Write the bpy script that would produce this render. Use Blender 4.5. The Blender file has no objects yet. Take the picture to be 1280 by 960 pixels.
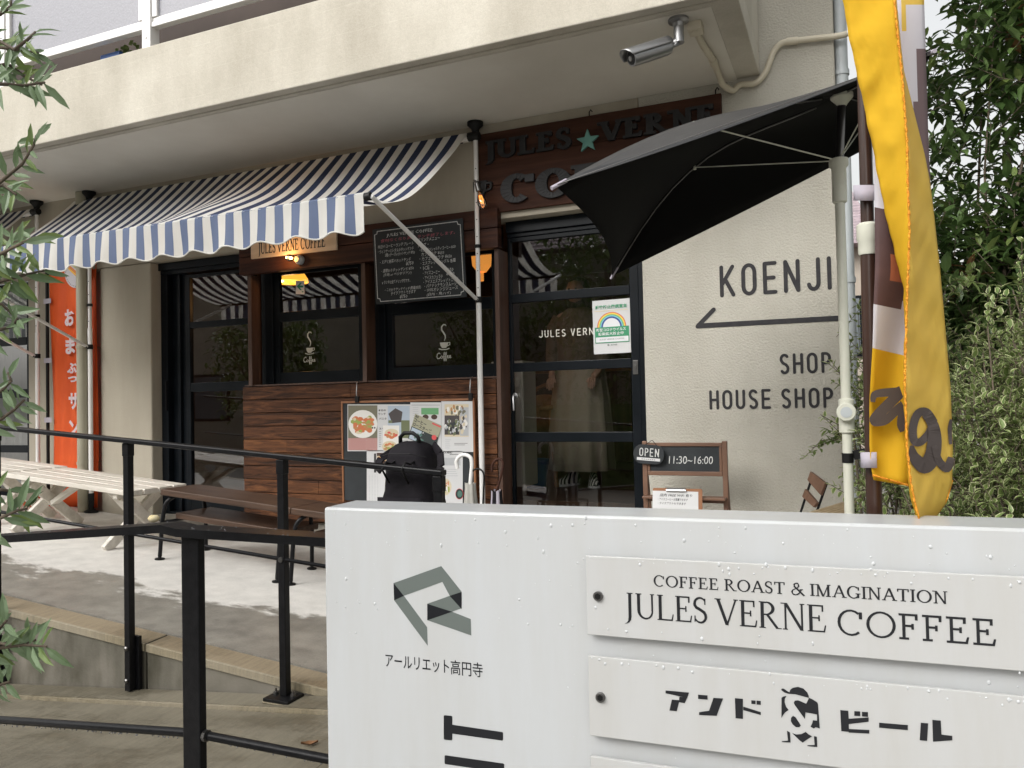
import bpy, bmesh, math, random
import mathutils
from mathutils import Vector, Matrix, noise
random.seed(7)
S = bpy.context.scene
COL = S.collection
# ------------------------------------------------------------------ camera
FPX = 975.0
YAW, PITCH, ROLL = math.radians(23.34), math.radians(1.417), math.radians(-1.184)
BASE = Matrix(((1,0,0),(0,0,-1),(0,1,0)))
ROT = Matrix.Rotation(YAW,3,'Z') @ Matrix.Rotation(PITCH,3,'X') @ BASE @ Matrix.Rotation(ROLL,3,'Z')
CAM = Vector((0,0,1.55))
cd = bpy.data.cameras.new('camera'); cam = bpy.data.objects.new('camera', cd); COL.objects.link(cam)
cd.sensor_width = 36; cd.lens = FPX/1280*36; cd.clip_start = .02; cd.clip_end = 500
cam.matrix_world = Matrix.Translation(CAM) @ ROT.to_4x4()
S.camera = cam
# ------------------------------------------------------------------ sky, sun, exposure (overcast, rainy day)
SUN_EL, SUN_AZ = math.radians(37), math.radians(205)
w = bpy.data.worlds.new('World'); S.world = w; w.use_nodes = True
nt = w.node_tree; nt.nodes.clear()
sky = nt.nodes.new('ShaderNodeTexSky'); sky.sky_type = 'NISHITA'; sky.sun_disc = False
sky.sun_elevation = SUN_EL; sky.sun_rotation = SUN_AZ; sky.air_density = 2.0; sky.dust_density = 6.0; sky.ozone_density = 1.0
hs = nt.nodes.new('ShaderNodeHueSaturation'); hs.inputs['Saturation'].default_value = .10
bg = nt.nodes.new('ShaderNodeBackground'); bg.inputs['Strength'].default_value = .15
wo = nt.nodes.new('ShaderNodeOutputWorld')
nt.links.new(sky.outputs[0], hs.inputs['Color']); nt.links.new(hs.outputs[0], bg.inputs['Color']); nt.links.new(bg.outputs[0], wo.inputs['Surface'])
sl = bpy.data.lights.new('sun','SUN'); sl.energy = .5; sl.angle = math.radians(80); sl.color = (1,.97,.92)
so = bpy.data.objects.new('sun', sl); COL.objects.link(so)
sd = Vector((math.sin(SUN_AZ)*math.cos(SUN_EL), math.cos(SUN_AZ)*math.cos(SUN_EL), math.sin(SUN_EL)))
so.rotation_euler = sd.to_track_quat('Z','Y').to_euler(); so.location = sd*40
vs = S.view_settings; vs.view_transform = 'Standard'; vs.look = 'None'; vs.gamma = 1; vs.use_curve_mapping = False
vs.exposure = 0.69
S.cycles.max_bounces = 10; S.cycles.diffuse_bounces = 5; S.cycles.transparent_max_bounces = 16
S.cycles.use_denoising = True
S.cycles.sample_clamp_indirect = 6
# ------------------------------------------------------------------ measuring helpers
def ray(x,y): return ROT @ Vector(((x-640)/FPX, (480-y)/FPX, -1))
def at(x,y,X=None,Y=None,Z=None):
    d = ray(x,y)
    i,v = (0,X) if X is not None else (1,Y) if Y is not None else (2,Z)
    return CAM + d*((v-CAM[i])/d[i])
def onplane(x,y,p,n):
    d = ray(x,y); return CAM + d*((p-CAM).dot(n)/d.dot(n))
V = Vector
# ------------------------------------------------------------------ materials
MATS = {}
def mat(name, c1, c2=None, rough=.6, scale=8, bump=0, bscale=None, stretch=None, metallic=0, spec=.5, detail=6, lo=.35, hi=.65, transl=0, emit=None, estr=0, coat=0, transmission=0):
    m = bpy.data.materials.new(name); m.use_nodes = True; t = m.node_tree; N = t.nodes; L = t.links
    b = N['Principled BSDF']; b.inputs['Roughness'].default_value = rough; b.inputs['Metallic'].default_value = metallic
    b.inputs['Specular IOR Level'].default_value = spec; b.inputs['Coat Weight'].default_value = coat
    b.inputs['Transmission Weight'].default_value = transmission
    c1 = tuple(c1)+(1,); b.inputs['Base Color'].default_value = c1
    vec = None
    if c2 is not None or bump:
        tc = N.new('ShaderNodeTexCoord'); mp = N.new('ShaderNodeMapping'); L.new(tc.outputs['Object'], mp.inputs['Vector'])
        if stretch: mp.inputs['Scale'].default_value = stretch
        vec = mp.outputs['Vector']
    if c2 is not None:
        n = N.new('ShaderNodeTexNoise'); n.inputs['Scale'].default_value = scale; n.inputs['Detail'].default_value = detail
        L.new(vec, n.inputs['Vector'])
        r = N.new('ShaderNodeValToRGB'); r.color_ramp.elements[0].color = c1; r.color_ramp.elements[1].color = tuple(c2)+(1,)
        r.color_ramp.elements[0].position = lo; r.color_ramp.elements[1].position = hi
        L.new(n.outputs['Fac'], r.inputs['Fac']); L.new(r.outputs['Color'], b.inputs['Base Color'])
    if bump:
        n2 = N.new('ShaderNodeTexNoise'); n2.inputs['Scale'].default_value = bscale or scale*3; n2.inputs['Detail'].default_value = 4
        L.new(vec, n2.inputs['Vector']); bp = N.new('ShaderNodeBump'); bp.inputs['Strength'].default_value = bump; bp.inputs['Distance'].default_value = .01
        L.new(n2.outputs['Fac'], bp.inputs['Height']); L.new(bp.outputs['Normal'], b.inputs['Normal'])
    if emit: b.inputs['Emission Color'].default_value = tuple(emit)+(1,); b.inputs['Emission Strength'].default_value = estr
    if transl:
        tr = N.new('ShaderNodeBsdfTranslucent'); mx = N.new('ShaderNodeMixShader'); mx.inputs[0].default_value = transl
        src = b.inputs['Base Color']
        if src.is_linked: L.new(src.links[0].from_socket, tr.inputs['Color'])
        else: tr.inputs['Color'].default_value = c1
        o = N['Material Output']; L.new(b.outputs[0], mx.inputs[1]); L.new(tr.outputs[0], mx.inputs[2]); L.new(mx.outputs[0], o.inputs['Surface'])
    MATS[name] = m; return m
def nodes(m): return m.node_tree.nodes, m.node_tree.links, m.node_tree.nodes['Principled BSDF']

STUCCO = mat('stucco', (.44,.42,.36), (.50,.478,.415), rough=.9, scale=1.6, bump=.75, bscale=85)
SMOOTHWALL = mat('painted_wall', (.37,.335,.27), (.42,.385,.315), rough=.85, scale=1.2, bump=.12, bscale=60, spec=.3)
SOFFIT = mat('soffit_paint', (.64,.61,.54), (.70,.67,.60), rough=.8, scale=.9, bump=.05, bscale=40)
FASCIA = mat('fascia_concrete', (.51,.475,.40), (.585,.55,.47), rough=.9, scale=2.2, bump=.35, bscale=26)
def fascia_lines():
    N,L,b = nodes(FASCIA)
    tc = N.new('ShaderNodeTexCoord'); wv = N.new('ShaderNodeTexWave'); wv.bands_direction = 'Z'; wv.inputs['Scale'].default_value = 1.95; wv.inputs['Distortion'].default_value = .6; wv.inputs['Detail'].default_value = 2
    wv.wave_profile = 'SAW'
    L.new(tc.outputs['Object'], wv.inputs['Vector'])
    old = b.inputs['Normal'].links[0].from_node
    bp = N.new('ShaderNodeBump'); bp.inputs['Strength'].default_value = .5; bp.inputs['Distance'].default_value = .02
    L.new(wv.outputs['Fac'], bp.inputs['Height']); L.new(old.outputs['Normal'], bp.inputs['Normal']); L.new(bp.outputs['Normal'], b.inputs['Normal'])
fascia_lines()
BLACKMETAL = mat('black_metal', (.004,.004,.005), (.008,.008,.009), rough=.38, scale=40, bump=.06, bscale=160, spec=.22)
SASH = mat('dark_bronze_sash', (.004,.006,.008), (.007,.009,.012), rough=.35, scale=6, spec=.16)
WOODDARK = mat('stained_beam_wood', (.022,.007,.004), (.058,.02,.010), rough=.6, spec=.25, scale=3, stretch=(.6,6,9), bump=.25, bscale=14)
WOODPOST = mat('stained_post_wood', (.05,.024,.015), (.09,.045,.028), rough=.5, scale=3, stretch=(8,8,.6), bump=.2, bscale=14)
BENCHW = mat('brown_bench_wood', (.06,.034,.022), (.10,.058,.038), rough=.5, spec=.3, scale=3, stretch=(.7,9,9), bump=.12, bscale=16)
EASELW = mat('easel_wood', (.12,.06,.035), (.17,.09,.055), rough=.5, scale=4, stretch=(1,6,2), bump=.1, bscale=16)
SIGNWOOD = mat('sign_board_wood', (.03,.011,.006), (.065,.026,.015), rough=.7, spec=.2, scale=2.5, stretch=(.5,6,7), bump=.3, bscale=10)
LIGHTWOOD = mat('pale_sign_wood', (.50,.38,.26), (.60,.48,.35), rough=.6, scale=4, stretch=(1,5,8))
FRAMEWOOD = mat('thin_frame_wood', (.22,.09,.035), (.28,.12,.05), rough=.5, scale=6)
WHITEPAINT = mat('white_painted_wood', (.66,.62,.55), (.74,.70,.63), rough=.5, scale=3, stretch=(.7,6,6), bump=.08, bscale=12)
WHITEMETAL = mat('white_metal', (.70,.69,.67), (.76,.75,.73), rough=.35, scale=5)
CREAMPLASTIC = mat('cream_plastic', (.56,.56,.47), (.62,.62,.53), rough=.4, scale=5)
CONDUIT = mat('conduit_paint', (.50,.45,.34), (.56,.51,.40), rough=.5, scale=6)
DRAIN = mat('drainpipe_paint', (.34,.32,.24), (.39,.37,.28), rough=.5, scale=3)
GREYPIPE = mat('grey_pipe', (.40,.43,.44), (.46,.49,.5), rough=.4, scale=3)
BLACKPL = mat('black_plastic', (.007,.007,.007), rough=.5, spec=.25)
SIGNWHITE = mat('sign_white_acrylic', (.49,.505,.515), (.505,.52,.53), rough=.2, scale=1.5, spec=.25)
PLATEWHITE = mat('plate_white', (.478,.482,.478), (.492,.496,.492), rough=.25, scale=2, spec=.25)
STEEL = mat('dark_steel', (.16,.155,.15), rough=.3, metallic=.9)
CHROME = mat('chrome', (.42,.42,.42), rough=.35, metallic=1)
INK = mat('black_vinyl', (.008,.009,.012), rough=.35)
LOGOGREY = mat('logo_grey', (.125,.145,.135), rough=.4)
PAINTBLACK = mat('wall_letter_paint', (.018,.017,.02), (.03,.028,.03), rough=.8, scale=30)
CHALK = mat('chalk', (.62,.62,.60), (.4,.4,.4), rough=.9, scale=90)
CHALKRED = mat('red_chalk', (.36,.09,.12), rough=.9)
BLACKBOARD = mat('blackboard', (.010,.013,.015), (.02,.024,.027), rough=.7, scale=5)
TURQ = mat('turquoise_star', (.09,.24,.21), (.14,.32,.28), rough=.7, scale=14)
DECAL = mat('cream_decal', (.62,.60,.52), rough=.5)
PAPER = mat('white_paper', (.56,.56,.56), (.60,.60,.60), rough=.5, scale=2)
GREENP = mat('poster_green', (.03,.26,.12), rough=.5)
NAVY = mat('canvas_navy', (.018,.026,.060), (.025,.035,.075), rough=.75, scale=6, transl=.05, spec=.3)  # awning navy, darkened to stand for the shade under the canopy
SKYLITNAVY = mat('skylit_valance_navy', (.075,.102,.18), (.095,.125,.21), rough=.75, scale=3, transl=.1)  # same navy cloth on the valance, lightened to paint in the sky light
CANVAS = mat('canvas_white', (.74,.73,.69), (.78,.77,.73), rough=.8, scale=6, transl=.42)
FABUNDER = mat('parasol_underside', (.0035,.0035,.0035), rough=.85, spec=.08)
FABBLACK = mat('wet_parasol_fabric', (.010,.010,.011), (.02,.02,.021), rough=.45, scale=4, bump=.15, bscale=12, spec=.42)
YELLOW = mat('yellow_banner_cloth', (.78,.49,.025), (.81,.53,.04), rough=.8, scale=2, transl=.35, bump=.35, bscale=7, stretch=(1,1,.45), spec=.2)
YELLOWDULL = mat('yellow_banner_backlit', (.74,.54,.10), (.80,.60,.13), rough=.7, scale=3, transl=.45, bump=.4, bscale=8, stretch=(1.6,1.6,.5), spec=.25)  # same cloth past the crease, its back-lit dullness put into the colour
ORANGESTITCH = mat('orange_stitch', (.70,.24,.01), (.82,.36,.02), rough=.8, scale=90, bump=.8, bscale=160)
BANNERWHITE = mat('banner_white_print', (.66,.64,.68), rough=.7, transl=.3)
BANNERBROWN = mat('banner_brown_print', (.10,.055,.055), (.14,.075,.07), rough=.7, scale=12, transl=.3)
BANNERMAUVE = mat('banner_mauve_print', (.20,.14,.145), rough=.7, transl=.3)
BANNERORANGE = mat('banner_orange_print', (.42,.13,.06), rough=.7)
GLYPH = mat('banner_brush_ink', (.065,.050,.045), rough=.75)
ORANGE = mat('orange_banner_cloth', (.78,.105,.012), (.86,.135,.018), rough=.65, scale=3, transl=.3)
BROWNPOLE = mat('brown_pole_plastic', (.035,.017,.012), (.045,.022,.015), rough=.3, scale=4)
LOOP = mat('banner_loop_cloth', (.38,.35,.40), rough=.8)
PANELGREY = mat('balcony_panel', (.215,.215,.24), (.235,.235,.26), rough=.35, scale=60, bump=.25, bscale=70)
BAG = mat('bag_nylon', (.008,.007,.009), (.014,.012,.015), rough=.75, scale=9, bump=.35, bscale=26, spec=.15)
GUNMETAL = mat('camera_gunmetal', (.30,.30,.30), rough=.35, metallic=.75)
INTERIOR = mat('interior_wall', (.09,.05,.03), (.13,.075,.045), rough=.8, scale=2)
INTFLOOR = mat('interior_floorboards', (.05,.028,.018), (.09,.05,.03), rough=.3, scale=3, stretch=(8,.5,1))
RATTAN = mat('rattan', (.26,.13,.055), (.36,.19,.085), rough=.5, scale=30)
CABINET = mat('pale_cabinet', (.70,.66,.58), (.76,.72,.64), rough=.5, scale=4)
SKIN = mat('skin', (.50,.31,.22), rough=.5)
HAIR = mat('hair', (.012,.009,.008), rough=.5)
BEIGECLOTH = mat('beige_knit', (.13,.10,.075), (.17,.13,.10), rough=.9, scale=20)
SKIRT = mat('beige_skirt', (.40,.34,.26), (.46,.40,.31), rough=.9, scale=6)
BLUE = mat('blue_plastic', (.02,.08,.28), rough=.4)
BARK = mat('bark', (.07,.055,.04), (.13,.10,.07), rough=.9, scale=14, bump=.5, bscale=30)
OLIVELEAF = mat('olive_leaf', (.12,.185,.085), (.22,.30,.17), rough=.45, scale=9, transl=.25)
DARKLEAF = mat('dark_evergreen_leaf', (.04,.08,.022), (.12,.19,.06), rough=.3, scale=5, transl=.25)
YOUNGLEAF = mat('young_leaf', (.12,.17,.04), (.19,.25,.08), rough=.4, scale=5, transl=.3)
BROWNLEAF = mat('withered_leaf', (.16,.075,.03), (.22,.11,.045), rough=.8, scale=9)
VARGREEN = mat('privet_leaf_green', (.13,.20,.055), (.22,.29,.09), rough=.45, scale=7, transl=.3)
VARCREAM = mat('privet_leaf_edge', (.50,.52,.27), (.58,.60,.36), rough=.45, scale=7, transl=.3)
ROADM = mat('pale_paving', (.30,.285,.26), (.38,.36,.33), rough=.6, scale=30, bump=.2, bscale=90)
SOIL = mat('soil', (.05,.035,.02), (.08,.055,.035), rough=.95, scale=12, bump=.5, bscale=30)
CONC = mat('concrete_plinth', (.20,.185,.155), (.25,.23,.195), rough=.9, scale=2.5, bump=.15, bscale=40)
DOORGREEN = mat('arrow_green', (.02,.22,.12), rough=.5)

def wood_planks():
    m = mat('cladding_planks', (.10,.04,.02), (.2,.1,.05), rough=.6, spec=.22)
    N,L,b = nodes(m)
    for n in list(N):
        if n.bl_idname not in ('ShaderNodeBsdfPrincipled','ShaderNodeOutputMaterial'): N.remove(n)
    tc = N.new('ShaderNodeTexCoord'); mp = N.new('ShaderNodeMapping'); mp.inputs['Scale'].default_value = (1.1,5,11)
    L.new(tc.outputs['Object'], mp.inputs['Vector'])
    n1 = N.new('ShaderNodeTexNoise'); n1.inputs['Scale'].default_value = 2.6; n1.inputs['Detail'].default_value = 10; n1.inputs['Roughness'].default_value = .68; n1.inputs['Distortion'].default_value = 1.4
    L.new(mp.outputs[0], n1.inputs['Vector'])
    at_ = N.new('ShaderNodeAttribute'); at_.attribute_name = 'tone'; at_.attribute_type = 'GEOMETRY'
    ad = N.new('ShaderNodeMath'); ad.operation = 'ADD'; L.new(n1.outputs['Fac'], ad.inputs[0]); L.new(at_.outputs['Fac'], ad.inputs[1])
    r = N.new('ShaderNodeValToRGB'); e = r.color_ramp.elements
    e[0].position = .32; e[0].color = (.018,.006,.002,1); e[1].position = .78; e[1].color = (.235,.095,.034,1)
    x = e.new(.53); x.color = (.095,.036,.014,1)
    L.new(ad.outputs[0], r.inputs['Fac']); L.new(r.outputs[0], b.inputs['Base Color'])
    bp = N.new('ShaderNodeBump'); bp.inputs['Strength'].default_value = .6; bp.inputs['Distance'].default_value = .008
    L.new(n1.outputs['Fac'], bp.inputs['Height']); L.new(bp.outputs[0], b.inputs['Normal'])
    return m
PLANKS = wood_planks()
def weather(m, lo=.8, scale=2.2, stretch=(4,4,.5), p0=.35, p1=.7, grain=0):
    # rain streaks and blotches multiplied into the paint or concrete
    N,L,b = nodes(m); src = b.inputs['Base Color'].links[0].from_socket
    tc = N.new('ShaderNodeTexCoord'); mp = N.new('ShaderNodeMapping'); mp.inputs['Scale'].default_value = stretch; L.new(tc.outputs['Object'], mp.inputs['Vector'])
    n = N.new('ShaderNodeTexNoise'); n.inputs['Scale'].default_value = scale; n.inputs['Detail'].default_value = 9; n.inputs['Roughness'].default_value = .65; L.new(mp.outputs[0], n.inputs['Vector'])
    r = N.new('ShaderNodeValToRGB'); e = r.color_ramp.elements; e[0].position = p0; e[0].color = (lo,lo*.985,lo*.96,1); e[1].position = p1; e[1].color = (1,1,1,1); L.new(n.outputs['Fac'], r.inputs['Fac'])
    mx = N.new('ShaderNodeMix'); mx.data_type = 'RGBA'; mx.blend_type = 'MULTIPLY'; mx.inputs['Factor'].default_value = 1; L.new(src, mx.inputs[6]); L.new(r.outputs[0], mx.inputs[7])
    out = mx.outputs[2]
    if grain:
        g = N.new('ShaderNodeTexNoise'); g.inputs['Scale'].default_value = 220; g.inputs['Detail'].default_value = 2; L.new(tc.outputs['Object'], g.inputs['Vector'])
        r2 = N.new('ShaderNodeValToRGB'); e = r2.color_ramp.elements; e[0].position = .35; e[0].color = (1-grain,)*3+(1,); e[1].position = .65; e[1].color = (1,1,1,1); L.new(g.outputs['Fac'], r2.inputs['Fac'])
        m2 = N.new('ShaderNodeMix'); m2.data_type = 'RGBA'; m2.blend_type = 'MULTIPLY'; m2.inputs['Factor'].default_value = 1; L.new(out, m2.inputs[6]); L.new(r2.outputs[0], m2.inputs[7]); out = m2.outputs[2]
    L.new(out, b.inputs['Base Color'])
weather(FASCIA, .80, 1.3, (2.5,2.5,.8), .3, .62, .12); weather(STUCCO, .86, .9, (2,2,.5), .3, .6, .10); weather(SMOOTHWALL, .86, 1.2, (3,3,.5), .3, .62); weather(SOFFIT, .86, .8, (1,1,1), .3, .65)
weather(SIGNWHITE, .955, 2.0, (5,5,.6), .35, .6); weather(PLATEWHITE, .96, 2.5, (6,6,.8), .35, .6); weather(CONC, .7, 1.5, (3,3,.6)); weather(WHITEPAINT, .80, 3, (1.2,6,6), .35, .6); weather(BENCHW, .65, 3, (1,8,8), .35, .65); weather(DRAIN,.8,1.5,(4,4,.6)); weather(ORANGE,.86,1.4,(3,3,.6),.35,.6); weather(CANVAS,.9,1.6,(2,2,.8),.35,.6)


def concrete_floor(name, dry, wet, mode):
    # poured concrete: rain has wetted the part beyond the overhang, with a ragged edge
    m = mat(name, dry, rough=.75); N,L,b = nodes(m)
    tc = N.new('ShaderNodeTexCoord'); sp = N.new('ShaderNodeSeparateXYZ'); L.new(tc.outputs['Object'], sp.inputs[0])
    mp = N.new('ShaderNodeMapping'); mp.inputs['Scale'].default_value = (.45,1,1); L.new(tc.outputs['Object'], mp.inputs['Vector'])
    n1 = N.new('ShaderNodeTexNoise'); n1.inputs['Scale'].default_value = 3.0; n1.inputs['Detail'].default_value = 9; n1.inputs['Roughness'].default_value = .68; L.new(mp.outputs[0], n1.inputs['Vector'])
    n2 = N.new('ShaderNodeTexNoise'); n2.inputs['Scale'].default_value = 9; n2.inputs['Detail'].default_value = 8; L.new(tc.outputs['Object'], n2.inputs['Vector'])
    n3 = N.new('ShaderNodeTexNoise'); n3.inputs['Scale'].default_value = 130; n3.inputs['Detail'].default_value = 3; L.new(tc.outputs['Object'], n3.inputs['Vector'])
    if mode == 'ramp':
        mb = N.new('ShaderNodeMapping'); mb.inputs['Rotation'].default_value = (0,0,.7); mb.inputs['Scale'].default_value = (9,1.2,1); L.new(tc.outputs['Object'], mb.inputs['Vector']); L.new(mb.outputs[0], n2.inputs['Vector']); n2.inputs['Scale'].default_value = 7
    mk = N.new('ShaderNodeMapRange'); mk.inputs['From Min'].default_value = .43; mk.inputs['From Max'].default_value = .57
    if mode == 'terrace':
        a = N.new('ShaderNodeMath'); a.operation = 'MULTIPLY_ADD'; a.inputs[1].default_value = -1.5; a.inputs[2].default_value = .5+1.5*3.36
        L.new(sp.outputs['Y'], a.inputs[0])
        s = N.new('ShaderNodeMath'); s.operation = 'MULTIPLY_ADD'; s.inputs[1].default_value = 2.6; L.new(n1.outputs['Fac'], s.inputs[0])
        s2 = N.new('ShaderNodeMath'); s2.operation = 'ADD'; s2.inputs[1].default_value = -1.3; L.new(a.outputs[0], s.inputs[2]); L.new(s.outputs[0], s2.inputs[0])
        L.new(s2.outputs[0], mk.inputs['Value'])
    else:
        L.new(n1.outputs['Fac'], mk.inputs['Value'])
    def ramp(c, k):
        r = N.new('ShaderNodeValToRGB'); e = r.color_ramp.elements; e[0].position = .3; e[1].position = .7
        e[0].color = tuple(v*k for v in c)+(1,); e[1].color = tuple(v*(2-k) for v in c)+(1,); gm = N.new('ShaderNodeMath'); gm.operation = 'MULTIPLY_ADD'; gm.inputs[1].default_value = .55; L.new(n3.outputs['Fac'], gm.inputs[0]); g2 = N.new('ShaderNodeMath'); g2.operation = 'ADD'; g2.inputs[1].default_value = -.275; L.new(n2.outputs['Fac'], g2.inputs[0]); L.new(g2.outputs[0], gm.inputs[2]); L.new(gm.outputs[0], r.inputs['Fac']); return r
    rd, rw = ramp(dry,.9), ramp(wet,.78)
    mx = N.new('ShaderNodeMix'); mx.data_type = 'RGBA'; L.new(mk.outputs[0], mx.inputs['Factor']); L.new(rd.outputs[0], mx.inputs[6]); L.new(rw.outputs[0], mx.inputs[7])
    L.new(mx.outputs[2], b.inputs['Base Color'])
    rr = N.new('ShaderNodeMapRange'); rr.inputs['To Min'].default_value = .85; rr.inputs['To Max'].default_value = .38; L.new(mk.outputs[0], rr.inputs['Value']); L.new(rr.outputs[0], b.inputs['Roughness'])
    bp = N.new('ShaderNodeBump'); bp.inputs['Strength'].default_value = .2; bp.inputs['Distance'].default_value = .006; L.new(n3.outputs['Fac'], bp.inputs['Height']); L.new(bp.outputs[0], b.inputs['Normal'])
    return m
TERRACE = concrete_floor('terrace_concrete', (.60,.58,.54), (.235,.22,.19), 'terrace')
RAMPM = concrete_floor('ramp_concrete', (.175,.155,.112), (.125,.11,.078), 'ramp')
KERBTOP = concrete_floor('kerb_top_concrete', (.25,.20,.13), (.20,.16,.105), 'ramp')
EDGE = concrete_floor('edge_strip_concrete', (.27,.235,.17), (.23,.195,.13), 'ramp')
def kerb_face():
    m = mat('kerb_face_concrete', (.2,.18,.15), rough=.8); N,L,b = nodes(m)
    tc = N.new('ShaderNodeTexCoord'); mp = N.new('ShaderNodeMapping'); mp.inputs['Scale'].default_value = (3,3,1.1); L.new(tc.outputs['Object'], mp.inputs['Vector'])
    n1 = N.new('ShaderNodeTexNoise'); n1.inputs['Scale'].default_value = 2.5; n1.inputs['Detail'].default_value = 7; L.new(mp.outputs[0], n1.inputs['Vector'])
    n2 = N.new('ShaderNodeTexNoise'); n2.inputs['Scale'].default_value = 2.0; n2.inputs['Detail'].default_value = 6; L.new(tc.outputs['Object'], n2.inputs['Vector'])
    r1 = N.new('ShaderNodeValToRGB'); e = r1.color_ramp.elements; e[0].position = .38; e[0].color = (.13,.12,.095,1); e[1].position = .68; e[1].color = (.27,.245,.205,1)
    L.new(n2.outputs['Fac'], r1.inputs['Fac'])
    r2 = N.new('ShaderNodeValToRGB'); e = r2.color_ramp.elements; e[0].position = .46; e[0].color = (1,1,1,1); e[1].position = .74; e[1].color = (.30,.29,.20,1)
    L.new(n1.outputs['Fac'], r2.inputs['Fac'])
    mx = N.new('ShaderNodeMix'); mx.data_type = 'RGBA'; mx.blend_type = 'MULTIPLY'; mx.inputs['Factor'].default_value = .9
    L.new(r1.outputs[0], mx.inputs[6]); L.new(r2.outputs[0], mx.inputs[7]); L.new(mx.outputs[2], b.inputs['Base Color'])
    n3 = N.new('ShaderNodeTexNoise'); n3.inputs['Scale'].default_value = 70; L.new(tc.outputs['Object'], n3.inputs['Vector'])
    bp = N.new('ShaderNodeBump'); bp.inputs['Strength'].default_value = .25; bp.inputs['Distance'].default_value = .006; L.new(n3.outputs['Fac'], bp.inputs['Height']); L.new(bp.outputs[0], b.inputs['Normal'])
    return m
KERBFACE = kerb_face()
def glass_mat(name, base=.09, tint=(.78,.79,.78)):
    m = bpy.data.materials.new(name); m.use_nodes = True; t = m.node_tree; N = t.nodes; L = t.links; N.clear()
    o = N.new('ShaderNodeOutputMaterial'); tr = N.new('ShaderNodeBsdfTransparent'); tr.inputs[0].default_value = tint+(1,)
    g = N.new('ShaderNodeBsdfGlossy'); g.inputs['Roughness'].default_value = .0; g.inputs[0].default_value = (1,1,1,1)
    f = N.new('ShaderNodeFresnel'); f.inputs['IOR'].default_value = 1.5
    a = N.new('ShaderNodeMath'); a.operation = 'ADD'; a.inputs[1].default_value = base; L.new(f.outputs[0], a.inputs[0])
    mx = N.new('ShaderNodeMixShader'); L.new(a.outputs[0], mx.inputs[0]); L.new(tr.outputs[0], mx.inputs[1]); L.new(g.outputs[0], mx.inputs[2]); L.new(mx.outputs[0], o.inputs[0])
    return m
GLASS = glass_mat('window_glass')
BULBGLASS = glass_mat('bulb_glass', .12, (.9,.8,.62))
DROPLET = mat('water_drop', (.56,.575,.585), rough=.06, spec=.5)
def emis(name, c, s):
    m = mat(name, c, emit=c, estr=s); return m
GLOW = emis('bulb_glow', (1,.55,.18), 26)
FILAMENT = emis('filament_glow', (1,.30,.06), 3)
AMBER = emis('amber_shade_glow', (1,.46,.05), 1.1)
CONESHADE = emis('cone_shade_glow', (1,.38,.07), .55)

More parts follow.
